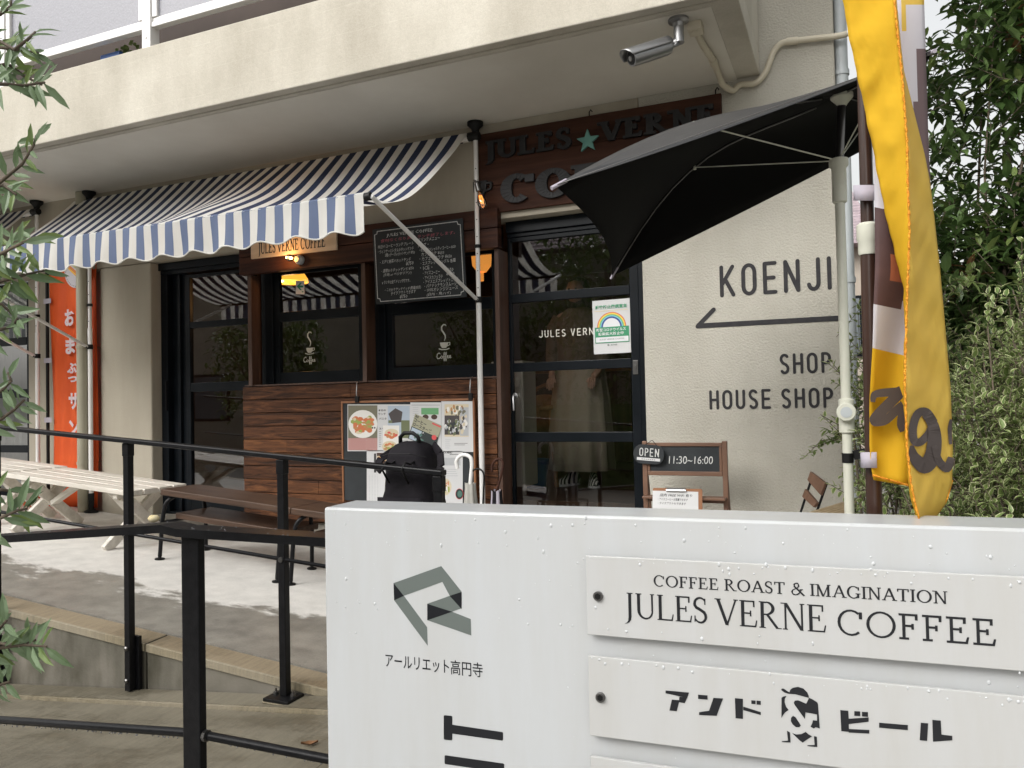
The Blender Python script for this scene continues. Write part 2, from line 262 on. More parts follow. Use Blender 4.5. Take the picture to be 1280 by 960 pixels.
# ------------------------------------------------------------------ mesh builder
ROOTS = {}
def origin_of(o):
    return ROOTS.get(o.name, V((0,0,0))) if o else V((0,0,0))
class MB:
    def __init__(s): s.v=[]; s.f=[]; s.mi=[]; s.tone=[]
    def add(s, vs_, fs_, mi=0, tone=0):
        n=len(s.v); s.v += [V(p) for p in vs_]; s.f += [tuple(i+n for i in f) for f in fs_]; s.mi += [mi]*len(fs_); s.tone += [tone]*len(vs_); return s
    def hexa(s, p, mi=0, tone=0):   # 8 corners: bottom 4 ccw, top 4 ccw
        return s.add(p, [(0,3,2,1),(4,5,6,7),(0,1,5,4),(1,2,6,5),(2,3,7,6),(3,0,4,7)], mi, tone)
    def box(s, x0,x1,y0,y1,z0,z1, mi=0, tone=0):
        return s.hexa([(x0,y0,z0),(x1,y0,z0),(x1,y1,z0),(x0,y1,z0),(x0,y0,z1),(x1,y0,z1),(x1,y1,z1),(x0,y1,z1)], mi, tone)
    def bar(s, a, b, w, h, up=(0,0,1), mi=0):     # box beam from a to b, w across, h along up
        a,b=V(a),V(b); d=(b-a).normalized(); u=V(up); sx=d.cross(u)
        if sx.length<1e-5: sx=d.cross(V((1,0,0)))
        sx.normalize(); u=sx.cross(d).normalized(); sx*=w/2; u=u*(h/2)
        return s.hexa([a-sx-u,a+sx-u,b+sx-u,b-sx-u,a-sx+u,a+sx+u,b+sx+u,b-sx+u], mi)
    def tube(s, pts, r, seg=10, mi=0, cap=True):
        pts=[V(p) for p in pts]; n=len(pts); rs=r if isinstance(r,(list,tuple)) else [r]*n
        prev=None; rings=[]; vs_=[]
        for i,p in enumerate(pts):
            d=(pts[min(i+1,n-1)]-pts[max(i-1,0)]).normalized()
            if prev is None:
                x=d.cross(V((0,0,1)));  x = d.cross(V((1,0,0))) if x.length<1e-3 else x
            else: x=prev-d*prev.dot(d)
            x.normalize(); prev=x; y=d.cross(x)
            for k in range(seg):
                a=2*math.pi*k/seg; vs_.append(p+(x*math.cos(a)+y*math.sin(a))*rs[i])
        fs_=[]
        for i in range(n-1):
            for k in range(seg):
                k2=(k+1)%seg; fs_.append((i*seg+k,i*seg+k2,(i+1)*seg+k2,(i+1)*seg+k))
        if cap: fs_.append(tuple(range(seg-1,-1,-1))); fs_.append(tuple((n-1)*seg+k for k in range(seg)))
        return s.add(vs_,fs_,mi)
    def lathe(s, c, prof, seg=20, axis=(0,0,1), mi=0):   # prof: (radius, height along axis)
        c=V(c); a=V(axis).normalized(); x=a.cross(V((0,1,0)));  x = a.cross(V((1,0,0))) if x.length<1e-3 else x
        x.normalize(); y=a.cross(x); vs_=[]; fs_=[]
        for r,h in prof:
            for k in range(seg):
                t=2*math.pi*k/seg; vs_.append(c+a*h+(x*math.cos(t)+y*math.sin(t))*max(r,1e-4))
        for i in range(len(prof)-1):
            for k in range(seg):
                k2=(k+1)%seg; fs_.append((i*seg+k,i*seg+k2,(i+1)*seg+k2,(i+1)*seg+k))
        fs_.append(tuple(range(seg-1,-1,-1))); fs_.append(tuple((len(prof)-1)*seg+k for k in range(seg)))
        return s.add(vs_,fs_,mi)
    def prism(s, poly, n, th, mi=0):     # poly: 3D points, extruded along -n by th (front face towards n)
        n=V(n).normalized()*th; k=len(poly); P=[V(p) for p in poly]
        nn=V((0,0,0))
        for i in range(k): nn+= P[i].cross(P[(i+1)%k])
        if nn.dot(n)<0: P=P[::-1]
        fs_=[tuple(range(k)), tuple(range(2*k-1,k-1,-1))]
        for i in range(k): j=(i+1)%k; fs_.append((i,i+k,j+k,j))
        return s.add(P+[p-n for p in P], fs_, mi)
    def sheet(s, rows, mi=0, matfn=None, th=0, nvec=None):   # rows: grid of points
        R,Cn=len(rows),len(rows[0]); n=len(s.v)
        s.v += [V(p) for r in rows for p in r]; s.tone += [0]*(R*Cn)
        for i in range(R-1):
            for j in range(Cn-1):
                s.f.append((n+i*Cn+j,n+i*Cn+j+1,n+(i+1)*Cn+j+1,n+(i+1)*Cn+j)); s.mi.append(matfn(i,j) if matfn else mi)
        return s
    def build(s, name, mats, parent=None, smooth=False, bevel=0, solid=0, kind=None, label=None, origin=None, autosm=False, keep=False):
        me=bpy.data.meshes.new(name); o0=origin_of(parent) if parent else (V(origin) if origin else V((0,0,0)))
        if keep: o0=V((0,0,0))
        me.from_pydata([p-o0 for p in s.v],[],s.f)
        for m in (mats if isinstance(mats,(list,tuple)) else [mats]): me.materials.append(m)
        me.polygons.foreach_set('material_index', s.mi)
        if any(s.tone):
            a=me.attributes.new('tone','FLOAT','POINT'); a.data.foreach_set('value', s.tone)
        if smooth: me.polygons.foreach_set('use_smooth',[True]*len(me.polygons))
        me.update()
        o=bpy.data.objects.new(name,me); COL.objects.link(o)
        if parent: o.parent=parent; ROOTS[o.name]=o0
        else: o.location=o0; ROOTS[o.name]=o0
        if autosm:
            me.set_sharp_from_angle(angle=math.radians(40))
        if bevel:
            b=o.modifiers.new('bevel','BEVEL'); b.width=bevel; b.segments=2; b.limit_method='ANGLE'; b.harden_normals=False
        if solid:
            b=o.modifiers.new('solid','SOLIDIFY'); b.thickness=solid; b.offset=0
        if kind: o['kind']=kind
        if label: o['label']=label
        return o
def tag(o,label,cat,group=None):
    o['label']=label; o['category']=cat
    if group: o['group']=group
    return o
def thing(name,label,cat,loc,group=None,rot=None):
    o=bpy.data.objects.new(name,None); COL.objects.link(o); o.empty_display_size=.1; o.location=loc
    if rot: o.rotation_euler=rot
    ROOTS[o.name]=V((0,0,0)) if rot else V(loc)
    return tag(o,label,cat,group)
def dup(root,loc,label,rot=None):
    r=root.copy(); COL.objects.link(r); r.location=loc; r['label']=label
    if rot: r.rotation_euler=rot
    for ch in list(root.children):
        c=ch.copy(); COL.objects.link(c); c.parent=r
        for g in list(ch.children):
            d=g.copy(); COL.objects.link(d); d.parent=c
    return r
# ------------------------------------------------------------------ lettering
class Frame:    # a flat place for lettering: origin, right, up, outward normal
    def __init__(s,o,ux,uy): s.o=V(o); s.ux=V(ux).normalized(); s.uy=V(uy).normalized(); s.n=s.ux.cross(s.uy)
    def p(s,u,v,h=0): return s.o+s.ux*u+s.uy*v+s.n*h
    def px(s,x,y): q=onplane(x,y,s.o,s.n)-s.o; return q.dot(s.ux),q.dot(s.uy)
LIFT=[0]
def lift():
    LIFT[0]=(LIFT[0]+1)%23; return LIFT[0]*4e-6
def poly_on(mb,fr,pts,th=.001,mi=0,h0=0):
    h=h0+th+lift(); mb.prism([fr.p(u,v,h) for u,v in pts], fr.n, th, mi)
def stroke_on(mb,fr,pts,wd,th=.001,mi=0,h0=0,round_=True):
    n=len(pts); ws=wd if isinstance(wd,(list,tuple)) else [wd]*n
    for i in range(n-1):
        (x0,y0),(x1,y1)=pts[i],pts[i+1]; d=math.hypot(x1-x0,y1-y0)
        if d<1e-7: continue
        nx,ny=-(y1-y0)/d,(x1-x0)/d; a,b=ws[i]/2,ws[i+1]/2
        poly=[(x0+nx*a,y0+ny*a),(x0-nx*a,y0-ny*a),(x1-nx*b,y1-ny*b),(x1+nx*b,y1+ny*b)]
        if round_:
            t0=math.atan2(ny,nx); k=5
            c0=[(x0+a*math.cos(t0+math.pi*j/k),y0+a*math.sin(t0+math.pi*j/k)) for j in range(1,k)]
            c1=[(x1+b*math.cos(t0+math.pi+math.pi*j/k),y1+b*math.sin(t0+math.pi+math.pi*j/k)) for j in range(1,k)]
            poly=[poly[0]]+c0+[poly[1],poly[2]]+c1+[poly[3]]
        poly_on(mb,fr,poly,th,mi,h0)
_fc=bpy.data.curves.new('lettering','FONT'); _fo=bpy.data.objects.new('lettering',_fc)
def text_on(mb,fr,body,u0,u1,v0,v1,th=.0006,mi=0,bold=0,h0=0,slant=0,res=3,jit=0):
    _fc.body=body; _fc.offset=bold; _fc.extrude=0; _fc.shear=slant; _fc.resolution_u=res; _fc.align_x='LEFT'
    me=bpy.data.meshes.new_from_object(_fo)
    xs=[q.co.x for q in me.vertices]; ys=[q.co.y for q in me.vertices]
    if not xs: return
    a,b,c,d=min(xs),max(xs),min(ys),max(ys); h=h0+th+lift()
    def mp(x,y):
        u=u0+(x-a)/max(b-a,1e-6)*(u1-u0); v=v0+(y-c)/max(d-c,1e-6)*(v1-v0)
        return fr.p(u,v+(jit*math.sin(u*90) if jit else 0),h)
    n=len(mb.v); mb.v += [mp(q.co.x,q.co.y) for q in me.vertices]; mb.tone+=[0]*len(me.vertices)
    for p in me.polygons: mb.f.append(tuple(i+n for i in p.vertices)); mb.mi.append(mi)
    bpy.data.meshes.remove(me)
def arcp(cx,cy,rx,ry,a0,a1,n=12): return [(cx+rx*math.cos(math.radians(a0+(a1-a0)*i/n)),cy+ry*math.sin(math.radians(a0+(a1-a0)*i/n))) for i in range(n+1)]
MONO={'K':(.52,[[(0,0),(0,1)],[(.5,1),(.03,.40)],[(.16,.57),(.52,0)]]),
 'O':(.5,[arcp(.25,.75,.25,.25,0,180,8)+arcp(.25,.25,.25,.25,180,360,8)+[(.5,.75)]]),
 'E':(.44,[[(.44,1),(0,1),(0,0),(.44,0)],[(0,.5),(.38,.5)]]),
 'N':(.52,[[(0,0),(0,1),(.52,0),(.52,1)]]),
 'J':(.4,[[(.4,1),(.4,.2)]+arcp(.2,.2,.2,.2,0,-170,8)]),
 'I':(.0,[[(0,0),(0,1)]]),
 'S':(.44,[arcp(.22,.77,.22,.23,35,180,8)+[(.02,.68),(.12,.55),(.32,.45),(.42,.33)]+arcp(.22,.23,.22,.23,0,-145,8)]),
 'H':(.48,[[(0,0),(0,1)],[(.48,0),(.48,1)],[(0,.5),(.48,.5)]]),
 'P':(.44,[[(0,0),(0,1),(.2,1)]+arcp(.2,.74,.24,.26,90,-90,8)+[(0,.48)]]),
 'U':(.46,[[(0,1),(0,.22)]+arcp(.23,.23,.23,.23,180,360,8)+[(.46,1)]]),
 'R':(.46,[[(0,0),(0,1),(.2,1)]+arcp(.2,.74,.24,.26,90,-90,8)+[(0,.48)],[(.22,.48),(.46,0)]]),
 'V':(.5,[[(0,1),(.25,0),(.5,1)]]),'L':(.4,[[(0,1),(0,0),(.4,0)]]),'C':(.5,[arcp(.27,.7,.26,.3,40,180,8)+arcp(.27,.3,.26,.3,180,320,8)]),
 'F':(.42,[[(.42,1),(0,1),(0,0)],[(0,.5),(.36,.5)]])}
def mono_text(mb,fr,s,u0,u1,v0,v1,wd,gap=.28,th=.001,mi=0,h0=0):
    H=v1-v0; adv=[]; x=0
    for ch in s:
        if ch==' ': x+=.45; continue
        adv.append((ch,x)); x+=MONO[ch][0]+gap
    tot=x-gap; k=(u1-u0-wd)/tot
    for ch,xx in adv:
        for st in MONO[ch][1]:
            stroke_on(mb,fr,[(u0+wd/2+(xx+px)*k, v0+wd/2+py*(H-wd)) for px,py in st],wd,th,mi,h0)
def serif_glyph(ch,T,t,sl,sh):
    P=[]   # polygons
    def bar(x0,y0,x1,y1,wd): # slanted bar with horizontal ends
        P.append([(x0-wd/2,y0),(x0+wd/2,y0),(x1+wd/2,y1),(x1-wd/2,y1)])
    def rect(x0,x1,y0,y1): P.append([(x0,y0),(x1,y0),(x1,y1),(x0,y1)])
    def ser(x,y,l=1,r=1,wd=None):
        wd=T if wd is None else wd
        y0,y1=(y,y+sh) if y<.5 else (y-sh,y); rect(x-wd/2-sl*l,x+wd/2+sl*r,y0,y1)
    def ring(cx,cy,rx,ry,a0,a1,n=14):
        for i in range(n):
            q=[]
            for a,inn in ((a0+(a1-a0)*i/n,0),(a0+(a1-a0)*(i+1)/n,0),(a0+(a1-a0)*(i+1)/n,1),(a0+(a1-a0)*i/n,1)):
                r=math.radians(a); wd=(t+(T-t)*abs(math.cos(r)))*inn
                q.append((cx+(rx-wd)*math.cos(r),cy+(ry-wd*.9)*math.sin(r)))
            P.append(q)
    w=.6
    if ch in 'CG':
        ring(.42,.5,.42,.52,48,312); w=.80; rect(.70-t*.3,.70+t*.9,.66,.93)
        if ch=='C': pass
        else: rect(.70-T/2,.70+T/2,.05,.42); ser(.70,.42,wd=T); P[-1]=[(.70-T/2-sl,.42-sh),(.70+T/2+sl,.42-sh),(.70+T/2+sl,.42),(.70-T/2-sl,.42)]; w=.84
    elif ch=='O': ring(.45,.5,.45,.52,0,360,24); w=.90
    elif ch in 'EFL':
        x=.14; rect(x-T/2,x+T/2,0,1); ser(x,0); ser(x,1)
        if ch in 'EF': rect(x,.56,1-t,1); rect(.56-t,.56,.76,1); rect(x,.44,.49,.49+t); rect(.44-t*.9,.44,.40,.62)
        if ch in 'EL': rect(x,.60,0,t); P.append([(.60-t,0),(.60,0),(.64,.26),(.64-t*.7,.26)])
        w=.66 if ch!='F' else .60
    elif ch=='R':
        x=.14; rect(x-T/2,x+T/2,0,1); ser(x,0); ser(x,1); ring(.28,.75,.29,.26,-90,90); rect(x,.29,1-t,1); rect(x,.29,.49,.49+t)
        bar(.66,0,.32,.50,T*.95); ser(.68,0,.3,1); w=.78
    elif ch in 'AV':
        if ch=='A': bar(.08,0,.40,1,t*1.15); bar(.72,0,.40,1,T); ser(.08,0,wd=t); ser(.72,0); rect(.18,.62,.32,.32+t)
        else: bar(.40,0,.08,1,T); bar(.40,0,.72,1,t*1.15); ser(.08,1); ser(.72,1,wd=t)
        w=.80
    elif ch=='N': rect(.10,.10+t*1.2,0,1); rect(.72-t*1.2,.72,0,1); bar(.68,0,.14,1,T); ser(.12,0,wd=t); ser(.06,1,1,.6,wd=t); ser(.70,1,wd=t); w=.82
    elif ch=='M': rect(.08,.08+t*1.2,0,1); rect(.86-T,.86,0,1); bar(.46,0,.12,1,T); bar(.46,0,.80,1,t); ser(.10,0,wd=t); ser(.86-T/2,0); ser(.09,1,1,.3,wd=t); ser(.86-T/2,1,.2,1); w=.98
    elif ch=='I': rect(.14-T/2,.14+T/2,0,1); ser(.14,0); ser(.14,1); w=.28
    elif ch=='T': rect(.35-T/2,.35+T/2,0,1); ser(.35,0); rect(0,.70,1-t,1); rect(0,t,.76,1); rect(.70-t,.70,.76,1); w=.70
    elif ch=='J':
        x=.24; rect(x-T/2,x+T/2,.02,1); ser(x,1); n=6
        pts=[(x,.04),(x-.02,-.10),(x-.08,-.19),(x-.18,-.24)]; ws=[T,T*.9,T*.6,T*.45]
        for i in range(3): bar(pts[i+1][0],pts[i+1][1],pts[i][0],pts[i][1],(ws[i]+ws[i+1])/2)
        w=.42
    elif ch=='U':
        rect(.14-T/2,.14+T/2,.32,1); rect(.66-t*.7,.66+t*.5,.32,1); ser(.14,1); ser(.66,1,wd=t)
        n=12
        for i in range(n):
            q=[]
            for j,inn in ((i,0),(i+1,0),(i+1,1),(i,1)):
                a=math.radians(180+180*j/n); wd=(T+(t-T)*j/n)*inn
                q.append((.40+(.26+T/2-wd-(T-t)/2*(j/n))*math.cos(a),.33+(.35-wd*.8)*math.sin(a)))
            P.append(q)
        w=.80
    elif ch=='S':
        pts=arcp(.26,.75,.20,.23,30,200,8)+[(.12,.60),(.26,.52),(.40,.42)]+arcp(.26,.25,.20,.23,20,-150,8)
        n=len(pts)
        for i in range(n-1):
            m=1-abs(2*i/(n-2)-1); wa=t+(T-t)*m
            (x0,y0),(x1,y1)=pts[i],pts[i+1]; d=math.hypot(x1-x0,y1-y0); nx,ny=-(y1-y0)/d*wa/2,(x1-x0)/d*wa/2; ex,ey=(x1-x0)*.12,(y1-y0)*.12
            P.append([(x0+nx-ex,y0+ny-ey),(x0-nx-ex,y0-ny-ey),(x1-nx+ex,y1-ny+ey),(x1+nx+ex,y1+ny+ey)])
        rect(.44-t*.5,.44+t*.3,.72,.96); rect(.06-t*.3,.06+t*.5,.04,.28); w=.54
    elif ch=='&':
        pts=[(.80,.02),(.26,.66)]+arcp(.36,.80,.15,.19,200,-30,8)+[(.44,.62),(.18,.44)]+arcp(.28,.24,.22,.24,120,300,8)+[(.52,.14),(.66,.42)]
        n=len(pts)
        for i in range(n-1):
            wa=T*.9 if i==0 else t+.5*(T-t)*(i%3==0)
            (x0,y0),(x1,y1)=pts[i],pts[i+1]; d=math.hypot(x1-x0,y1-y0); nx,ny=-(y1-y0)/d*wa/2,(x1-x0)/d*wa/2; ex,ey=(x1-x0)*.1,(y1-y0)*.1
            P.append([(x0+nx-ex,y0+ny-ey),(x0-nx-ex,y0-ny-ey),(x1-nx+ex,y1-ny+ey),(x1+nx+ex,y1+ny+ey)])
        rect(.56,.78,.42,.42+t); w=.84
    return P,w
def serif_text(mb,fr,s,u0,u1,v0,v1,T=.15,t=.06,sl=.07,sh=.045,gap=.07,th=.0012,mi=0,h0=0,space=.32):
    x=0; items=[]
    for ch in s:
        if ch==' ': x+=space; continue
        P,wd=serif_glyph(ch,T,t,sl,sh); items.append((P,x)); x+=wd+gap
    k=(u1-u0)/(x-gap); H=v1-v0
    for P,xx in items:
        for q in P: poly_on(mb,fr,[(u0+(a+xx)*k,v0+b*H) for a,b in q],th,mi,h0)
# ================================================================== THE SETTING
def tz(x): return .56-.082*(x+4.4)          # upper ramp surface
def lz(x): return .13+.096*(x+4.05)         # lower ramp surface
m=MB(); m.sheet([[(x,y,0) for x in (-120,-20,-6,0,6,20,120)] for y in (-120,-20,-5,0,5,20,200)]); m.build('ground',ROADM,kind='structure')
LZ=.36
m=MB(); XL=-9.0; XR=-1.8
m.hexa([(XL,2.87,-.05),(XR,2.87,-.05),(XR,4.795,-.05),(XL,4.795,-.05),(XL,2.87,tz(XL)),(XR,2.87,tz(XR)),(XR,4.795,tz(XR)),(XL,4.795,tz(XL))]); m.build('walkway',TERRACE,kind='structure')
m=MB(); m.box(XR+.004,.5,2.56,4.795,-.05,tz(XR)-.002); m.build('landing',TERRACE,kind='structure')
m=MB(); JX=-3.09
for a,b in ((XL,JX-.006),(JX+.006,XR)):
    m.hexa([(a,2.725,-.05),(b,2.725,-.05),(b,2.852,-.05),(a,2.852,-.05),(a,2.725,tz(a)-.006),(b,2.725,tz(b)-.006),(b,2.852,tz(b)),(a,2.852,tz(a))])
for f in range(len(m.f)): m.mi[f] = 1 if f%6==1 else 0
# nosing of the kerb
for a,b in ((XL,JX-.006),(JX+.006,XR)):
    n0=len(m.f); m.hexa([(a,2.715,tz(a)-.04),(b,2.715,tz(b)-.04),(b,2.7245,tz(b)-.04),(a,2.7245,tz(a)-.04),(a,2.715,tz(a)-.007),(b,2.715,tz(b)-.007),(b,2.7245,tz(b)-.004),(a,2.7245,tz(a)-.004)],2)
m.build('kerb',[KERBFACE,KERBTOP,EDGE],kind='structure')
m=MB()
def slope_block(m,a,b,y0,y1,dz,mi=0,bot=-1.5):
    m.hexa([(a,y0,bot),(b,y0,bot),(b,y1,bot),(a,y1,bot),(a,y0,lz(a)+dz),(b,y0,lz(b)+dz),(b,y1,lz(b)+dz),(a,y1,lz(a)+dz)],mi)
slope_block(m,-9,-1.65,1.5,2.556,0)
m.box(-1.648,.5,1.5,2.556,-.05,LZ); m.build('ramp',RAMPM,kind='structure')
m=MB(); slope_block(m,-9,-1.8,2.578,2.712,.016,0); slope_block(m,-9,-1.8,2.56,2.576,.014,1); m.build('ramp_edging',[RAMPM,EDGE],kind='structure')  # front strip is paler: light on the rounded edge put into its colour
m=MB(); m.sheet([[(x,y,.10+.22*noise.noise(V((x*.7,y*.7,3)))*.3) for x in [ .55+i*.5 for i in range(24)]] for y in [2.0+i*.6 for i in range(24)]]); m.build('garden_bed',SOIL,kind='structure')

# ================================================================== THE BUILDING
B=thing('apartment_building','cream apartment building with cafe front, stucco wall and balcony overhang','building',(-3,4.8,0))
ZS=3.458
m=MB(); m.box(-1.168,-.02,4.8,5.04,0,7.2); m.box(-.30,-.02,5.042,10,0,7.2); m.build('stucco_wall',STUCCO,B,bevel=.012)
m=MB(); m.box(-10,-1.17,4.8,4.96,2.80,3.52); m.build('upper_wall',SMOOTHWALL,B)
m=MB(); m.box(-10,-.432,4.8,5.0,3.605,7.2); m.build('balcony_back_wall',mat('dark_balcony_back',(.05,.035,.028),(.07,.05,.04),rough=.8,scale=2),B)
m=MB(); m.box(-5.96,-5.36,4.8,5.06,0,2.798); m.build('column',SMOOTHWALL,B,bevel=.012)
m=MB(); m.box(-7.03,-5.962,4.90,5.06,0,2.798); m.build('recess_wall',SMOOTHWALL,B)
m=MB(); m.box(-5.358,-1.17,4.82,5.0,0,.68); m.box(-10,-7.032,4.90,5.05,0,.72); m.build('plinth',CONC,B)
# balcony
m=MB(); m.box(-10,-.43,3.725,3.79,ZS,3.945); m.box(-10,-.43,3.806,4.797,ZS+.002,3.60); m.box(-10,-.43,3.791,3.805,ZS+.018,3.60)
m.box(-.50,-.431,3.807,4.797,3.601,3.945)
m.build('balcony_slab',[FASCIA],B,bevel=.008)
m=MB(); m.box(-10,-.56,3.84,4.797,ZS-.0015,ZS+.001); m.build('soffit',SOFFIT,B)
br=MB()
br.box(-10,-.45,3.775,3.825,4.10,4.135); br.box(-10,-.45,3.785,3.815,4.137,4.165); br.box(-10,-.45,3.77,3.83,5.05,5.10)
rail=br.build('balcony_railing',WHITEMETAL,B,bevel=.004)
x=-4.26-1.47*3
while x<-.5:
    m=MB(); m.box(x,x+.075,3.763,3.84,3.945,5.045); m.box(x+.078,x+.12,3.775,3.83,4.167,5.045); m.box(x-.045,x-.003,3.775,3.83,4.167,5.045)
    m.lathe((x+.04,3.762,4.03),[(.008,0),(.008,.004),(.004,.006)],8,(0,-1,0)); m.build('balcony_post',WHITEMETAL,rail,bevel=.003)
    m=MB(); m.box(x+.122,x+1.42,3.795,3.805,4.166,5.045); m.build('balcony_panel',PANELGREY,rail)
    x+=1.47
# timber front
m=MB()
for z0,z1,xa,xb in ((2.595,2.728,-4.345,-2.125),(2.733,2.862,-4.345,-2.125)):
    m.box(xa,xb,4.735,4.798,z0,z1)
m.build('timber_beam',WOODDARK,B,bevel=.004)
for x0,x1,y1,zb in ((-4.298,-4.260,4.872,1.725),(-3.239,-3.204,4.895,1.725),(-2.172,-2.140,4.93,.45)):
    m=MB(); m.box(x0,x1,4.772,y1,zb,2.594); m.build('timber_post',WOODPOST,B,bevel=.003)
m=MB(); z=.70; k=0
random.seed(3)
while z<1.715:
    cuts=[-4.358]+sorted(random.uniform(-4.0,-2.5) for _ in range(random.choice((0,1,1))))+[-2.176]
    for a,b in zip(cuts,cuts[1:]):
        m.box(a+.001,b-.001,4.772+random.uniform(-.004,.003),4.80,z,z+.0975,0,random.uniform(-.09,.10))
    z+=.1022
m.box(-4.358,-2.176,4.801,4.83,.69,1.715,0,-.2)
m.build('cladding',PLANKS,B,bevel=.003)
m=MB(); m.box(-4.35,-2.176,4.785,4.90,1.7225,1.735); m.build('sill',WOODPOST,B,bevel=.003)
# sashes
def pane(parent,x0,x1,z0,z1,y=4.945):
    g=MB(); g.add([(x0,y,z0),(x1,y,z0),(x1,y,z1),(x0,y,z1)],[(0,1,2,3)]); return g.build('pane',GLASS,parent)
def rects(m,L,y0=4.925,y1=4.96):
    for x0,x1,z0,z1 in L: m.box(x0,x1,y0,y1,z0,z1)
m=MB(); rects(m,[(-5.10,-5.055,.70,2.685),(-4.40,-4.362,.70,2.685),(-5.054,-4.401,2.235,2.285),(-5.054,-4.401,1.70,1.775),(-5.054,-4.401,.70,.83),(-5.054,-4.401,2.66,2.685)])
m.box(-5.355,-4.36,4.90,5.0,2.70,2.795); m.box(-5.355,-4.36,4.875,4.899,2.735,2.795); m.box(-5.355,-5.28,4.90,5.0,.69,2.699); m.box(-5.279,-5.102,4.955,4.99,.69,2.699); m.box(-5.20,-5.17,4.93,4.954,.69,2.699); m.box(-5.355,-4.36,4.90,5.02,.681,.699)
d=m.build('sliding_door',SASH,B,bevel=.003)
for z0,z1 in ((2.286,2.659),(1.776,2.234),(.831,1.699)): pane(d,-5.054,-4.401,z0,z1)
m=MB(); m.box(-5.30,-5.285,4.885,4.899,1.55,1.80); m.build('handle',BLACKMETAL,d)
def window(x0,x1,xl,xr,zmid0,zmid1):
    m=MB(); rects(m,[(x0,xl,1.737,2.64),(xr,x1,1.737,2.64),(xl+.001,xr-.001,zmid0,zmid1),(xl+.001,xr-.001,1.737,1.83),(xl+.001,xr-.001,2.60,2.64)])
    m.box(x0+.05,xl-.05,4.905,4.924,1.737,2.64); m.box(x0,x1,4.90,5.0,2.642,2.80)
    wd=m.build('window',SASH,B,bevel=.003)
    pane(wd,xl,xr,zmid1,2.60); pane(wd,xl,xr,1.83,zmid0); return wd
w1=window(-4.297,-3.335,-4.115,-3.372,2.232,2.305)
w2=window(-3.235,-2.20,-3.075,-2.262,2.215,2.30)
# far left window
m=MB(); rects(m,[(-8.6,-8.5,.72,2.79),(-7.10,-7.035,.72,2.79),(-8.499,-7.101,1.70,1.78),(-8.499,-7.101,2.20,2.27),(-8.499,-7.101,1.18,1.25),(-8.499,-7.101,.721,.82),(-8.499,-7.101,2.72,2.79)],4.93,4.97)
w3=m.build('window',SASH,B,bevel=.003)
for z0,z1 in ((2.271,2.719),(1.781,2.199),(1.251,1.699),(.821,1.179)): pane(w3,-8.499,-7.101,z0,z1,4.95)
m=MB()
rows=[[(-8.55+1.5*i/60, 5.08+.025*math.sin(i*1.3)+.01*math.sin(i*.37),z) for i in range(61)] for z in (.73,2.78)]
m.sheet(rows); m.build('curtain',mat('grey_curtain',(.36,.36,.34),(.42,.42,.40),rough=.9,scale=5,transl=.3),B,smooth=True)
# entrance door
m=MB(); rects(m,[(-2.139,-2.118,.70,2.69),(-1.284,-1.225,.70,2.69),(-2.117,-1.285,2.24,2.30),(-2.117,-1.285,1.765,1.825),(-2.117,-1.285,1.285,1.35),(-2.117,-1.285,.701,.79),(-2.117,-1.285,2.66,2.689)])
m.box(-2.139,-1.16,4.90,5.0,2.72,2.796); m.box(-2.139,-1.16,4.92,5.0,2.692,2.719); m.box(-1.222,-1.16,4.91,5.0,.70,2.691); m.box(-2.139,-1.16,4.85,4.995,.682,.698)
ed=m.build('entrance_door',SASH,B,bevel=.003)
for z0,z1 in ((2.301,2.659),(1.826,2.239),(1.351,1.764),(.791,1.284)): pane(ed,-2.117,-1.285,z0,z1)
m=MB(); m.tube([(-2.10,4.925,1.60),(-2.10,4.885,1.60),(-2.098,4.875,1.585),(-2.095,4.875,1.50)],.008,8); m.lathe((-2.10,4.924,1.60),[(.02,0),(.02,.008),(.008,.01)],12,(0,-1,0)); m.build('handle',CHROME,ed,smooth=True,autosm=True)
m=MB(); m.box(-1.272,-1.238,4.916,4.9245,1.72,1.81); m.box(-1.262,-1.248,4.912,4.9155,1.75,1.78); m.build('lock',STEEL,ed,bevel=.002)
# door step hidden behind the sign
m=MB(); m.box(-2.2,-1.12,4.50,4.815,.30,.60); m.build('step',CONC,B,bevel=.01)
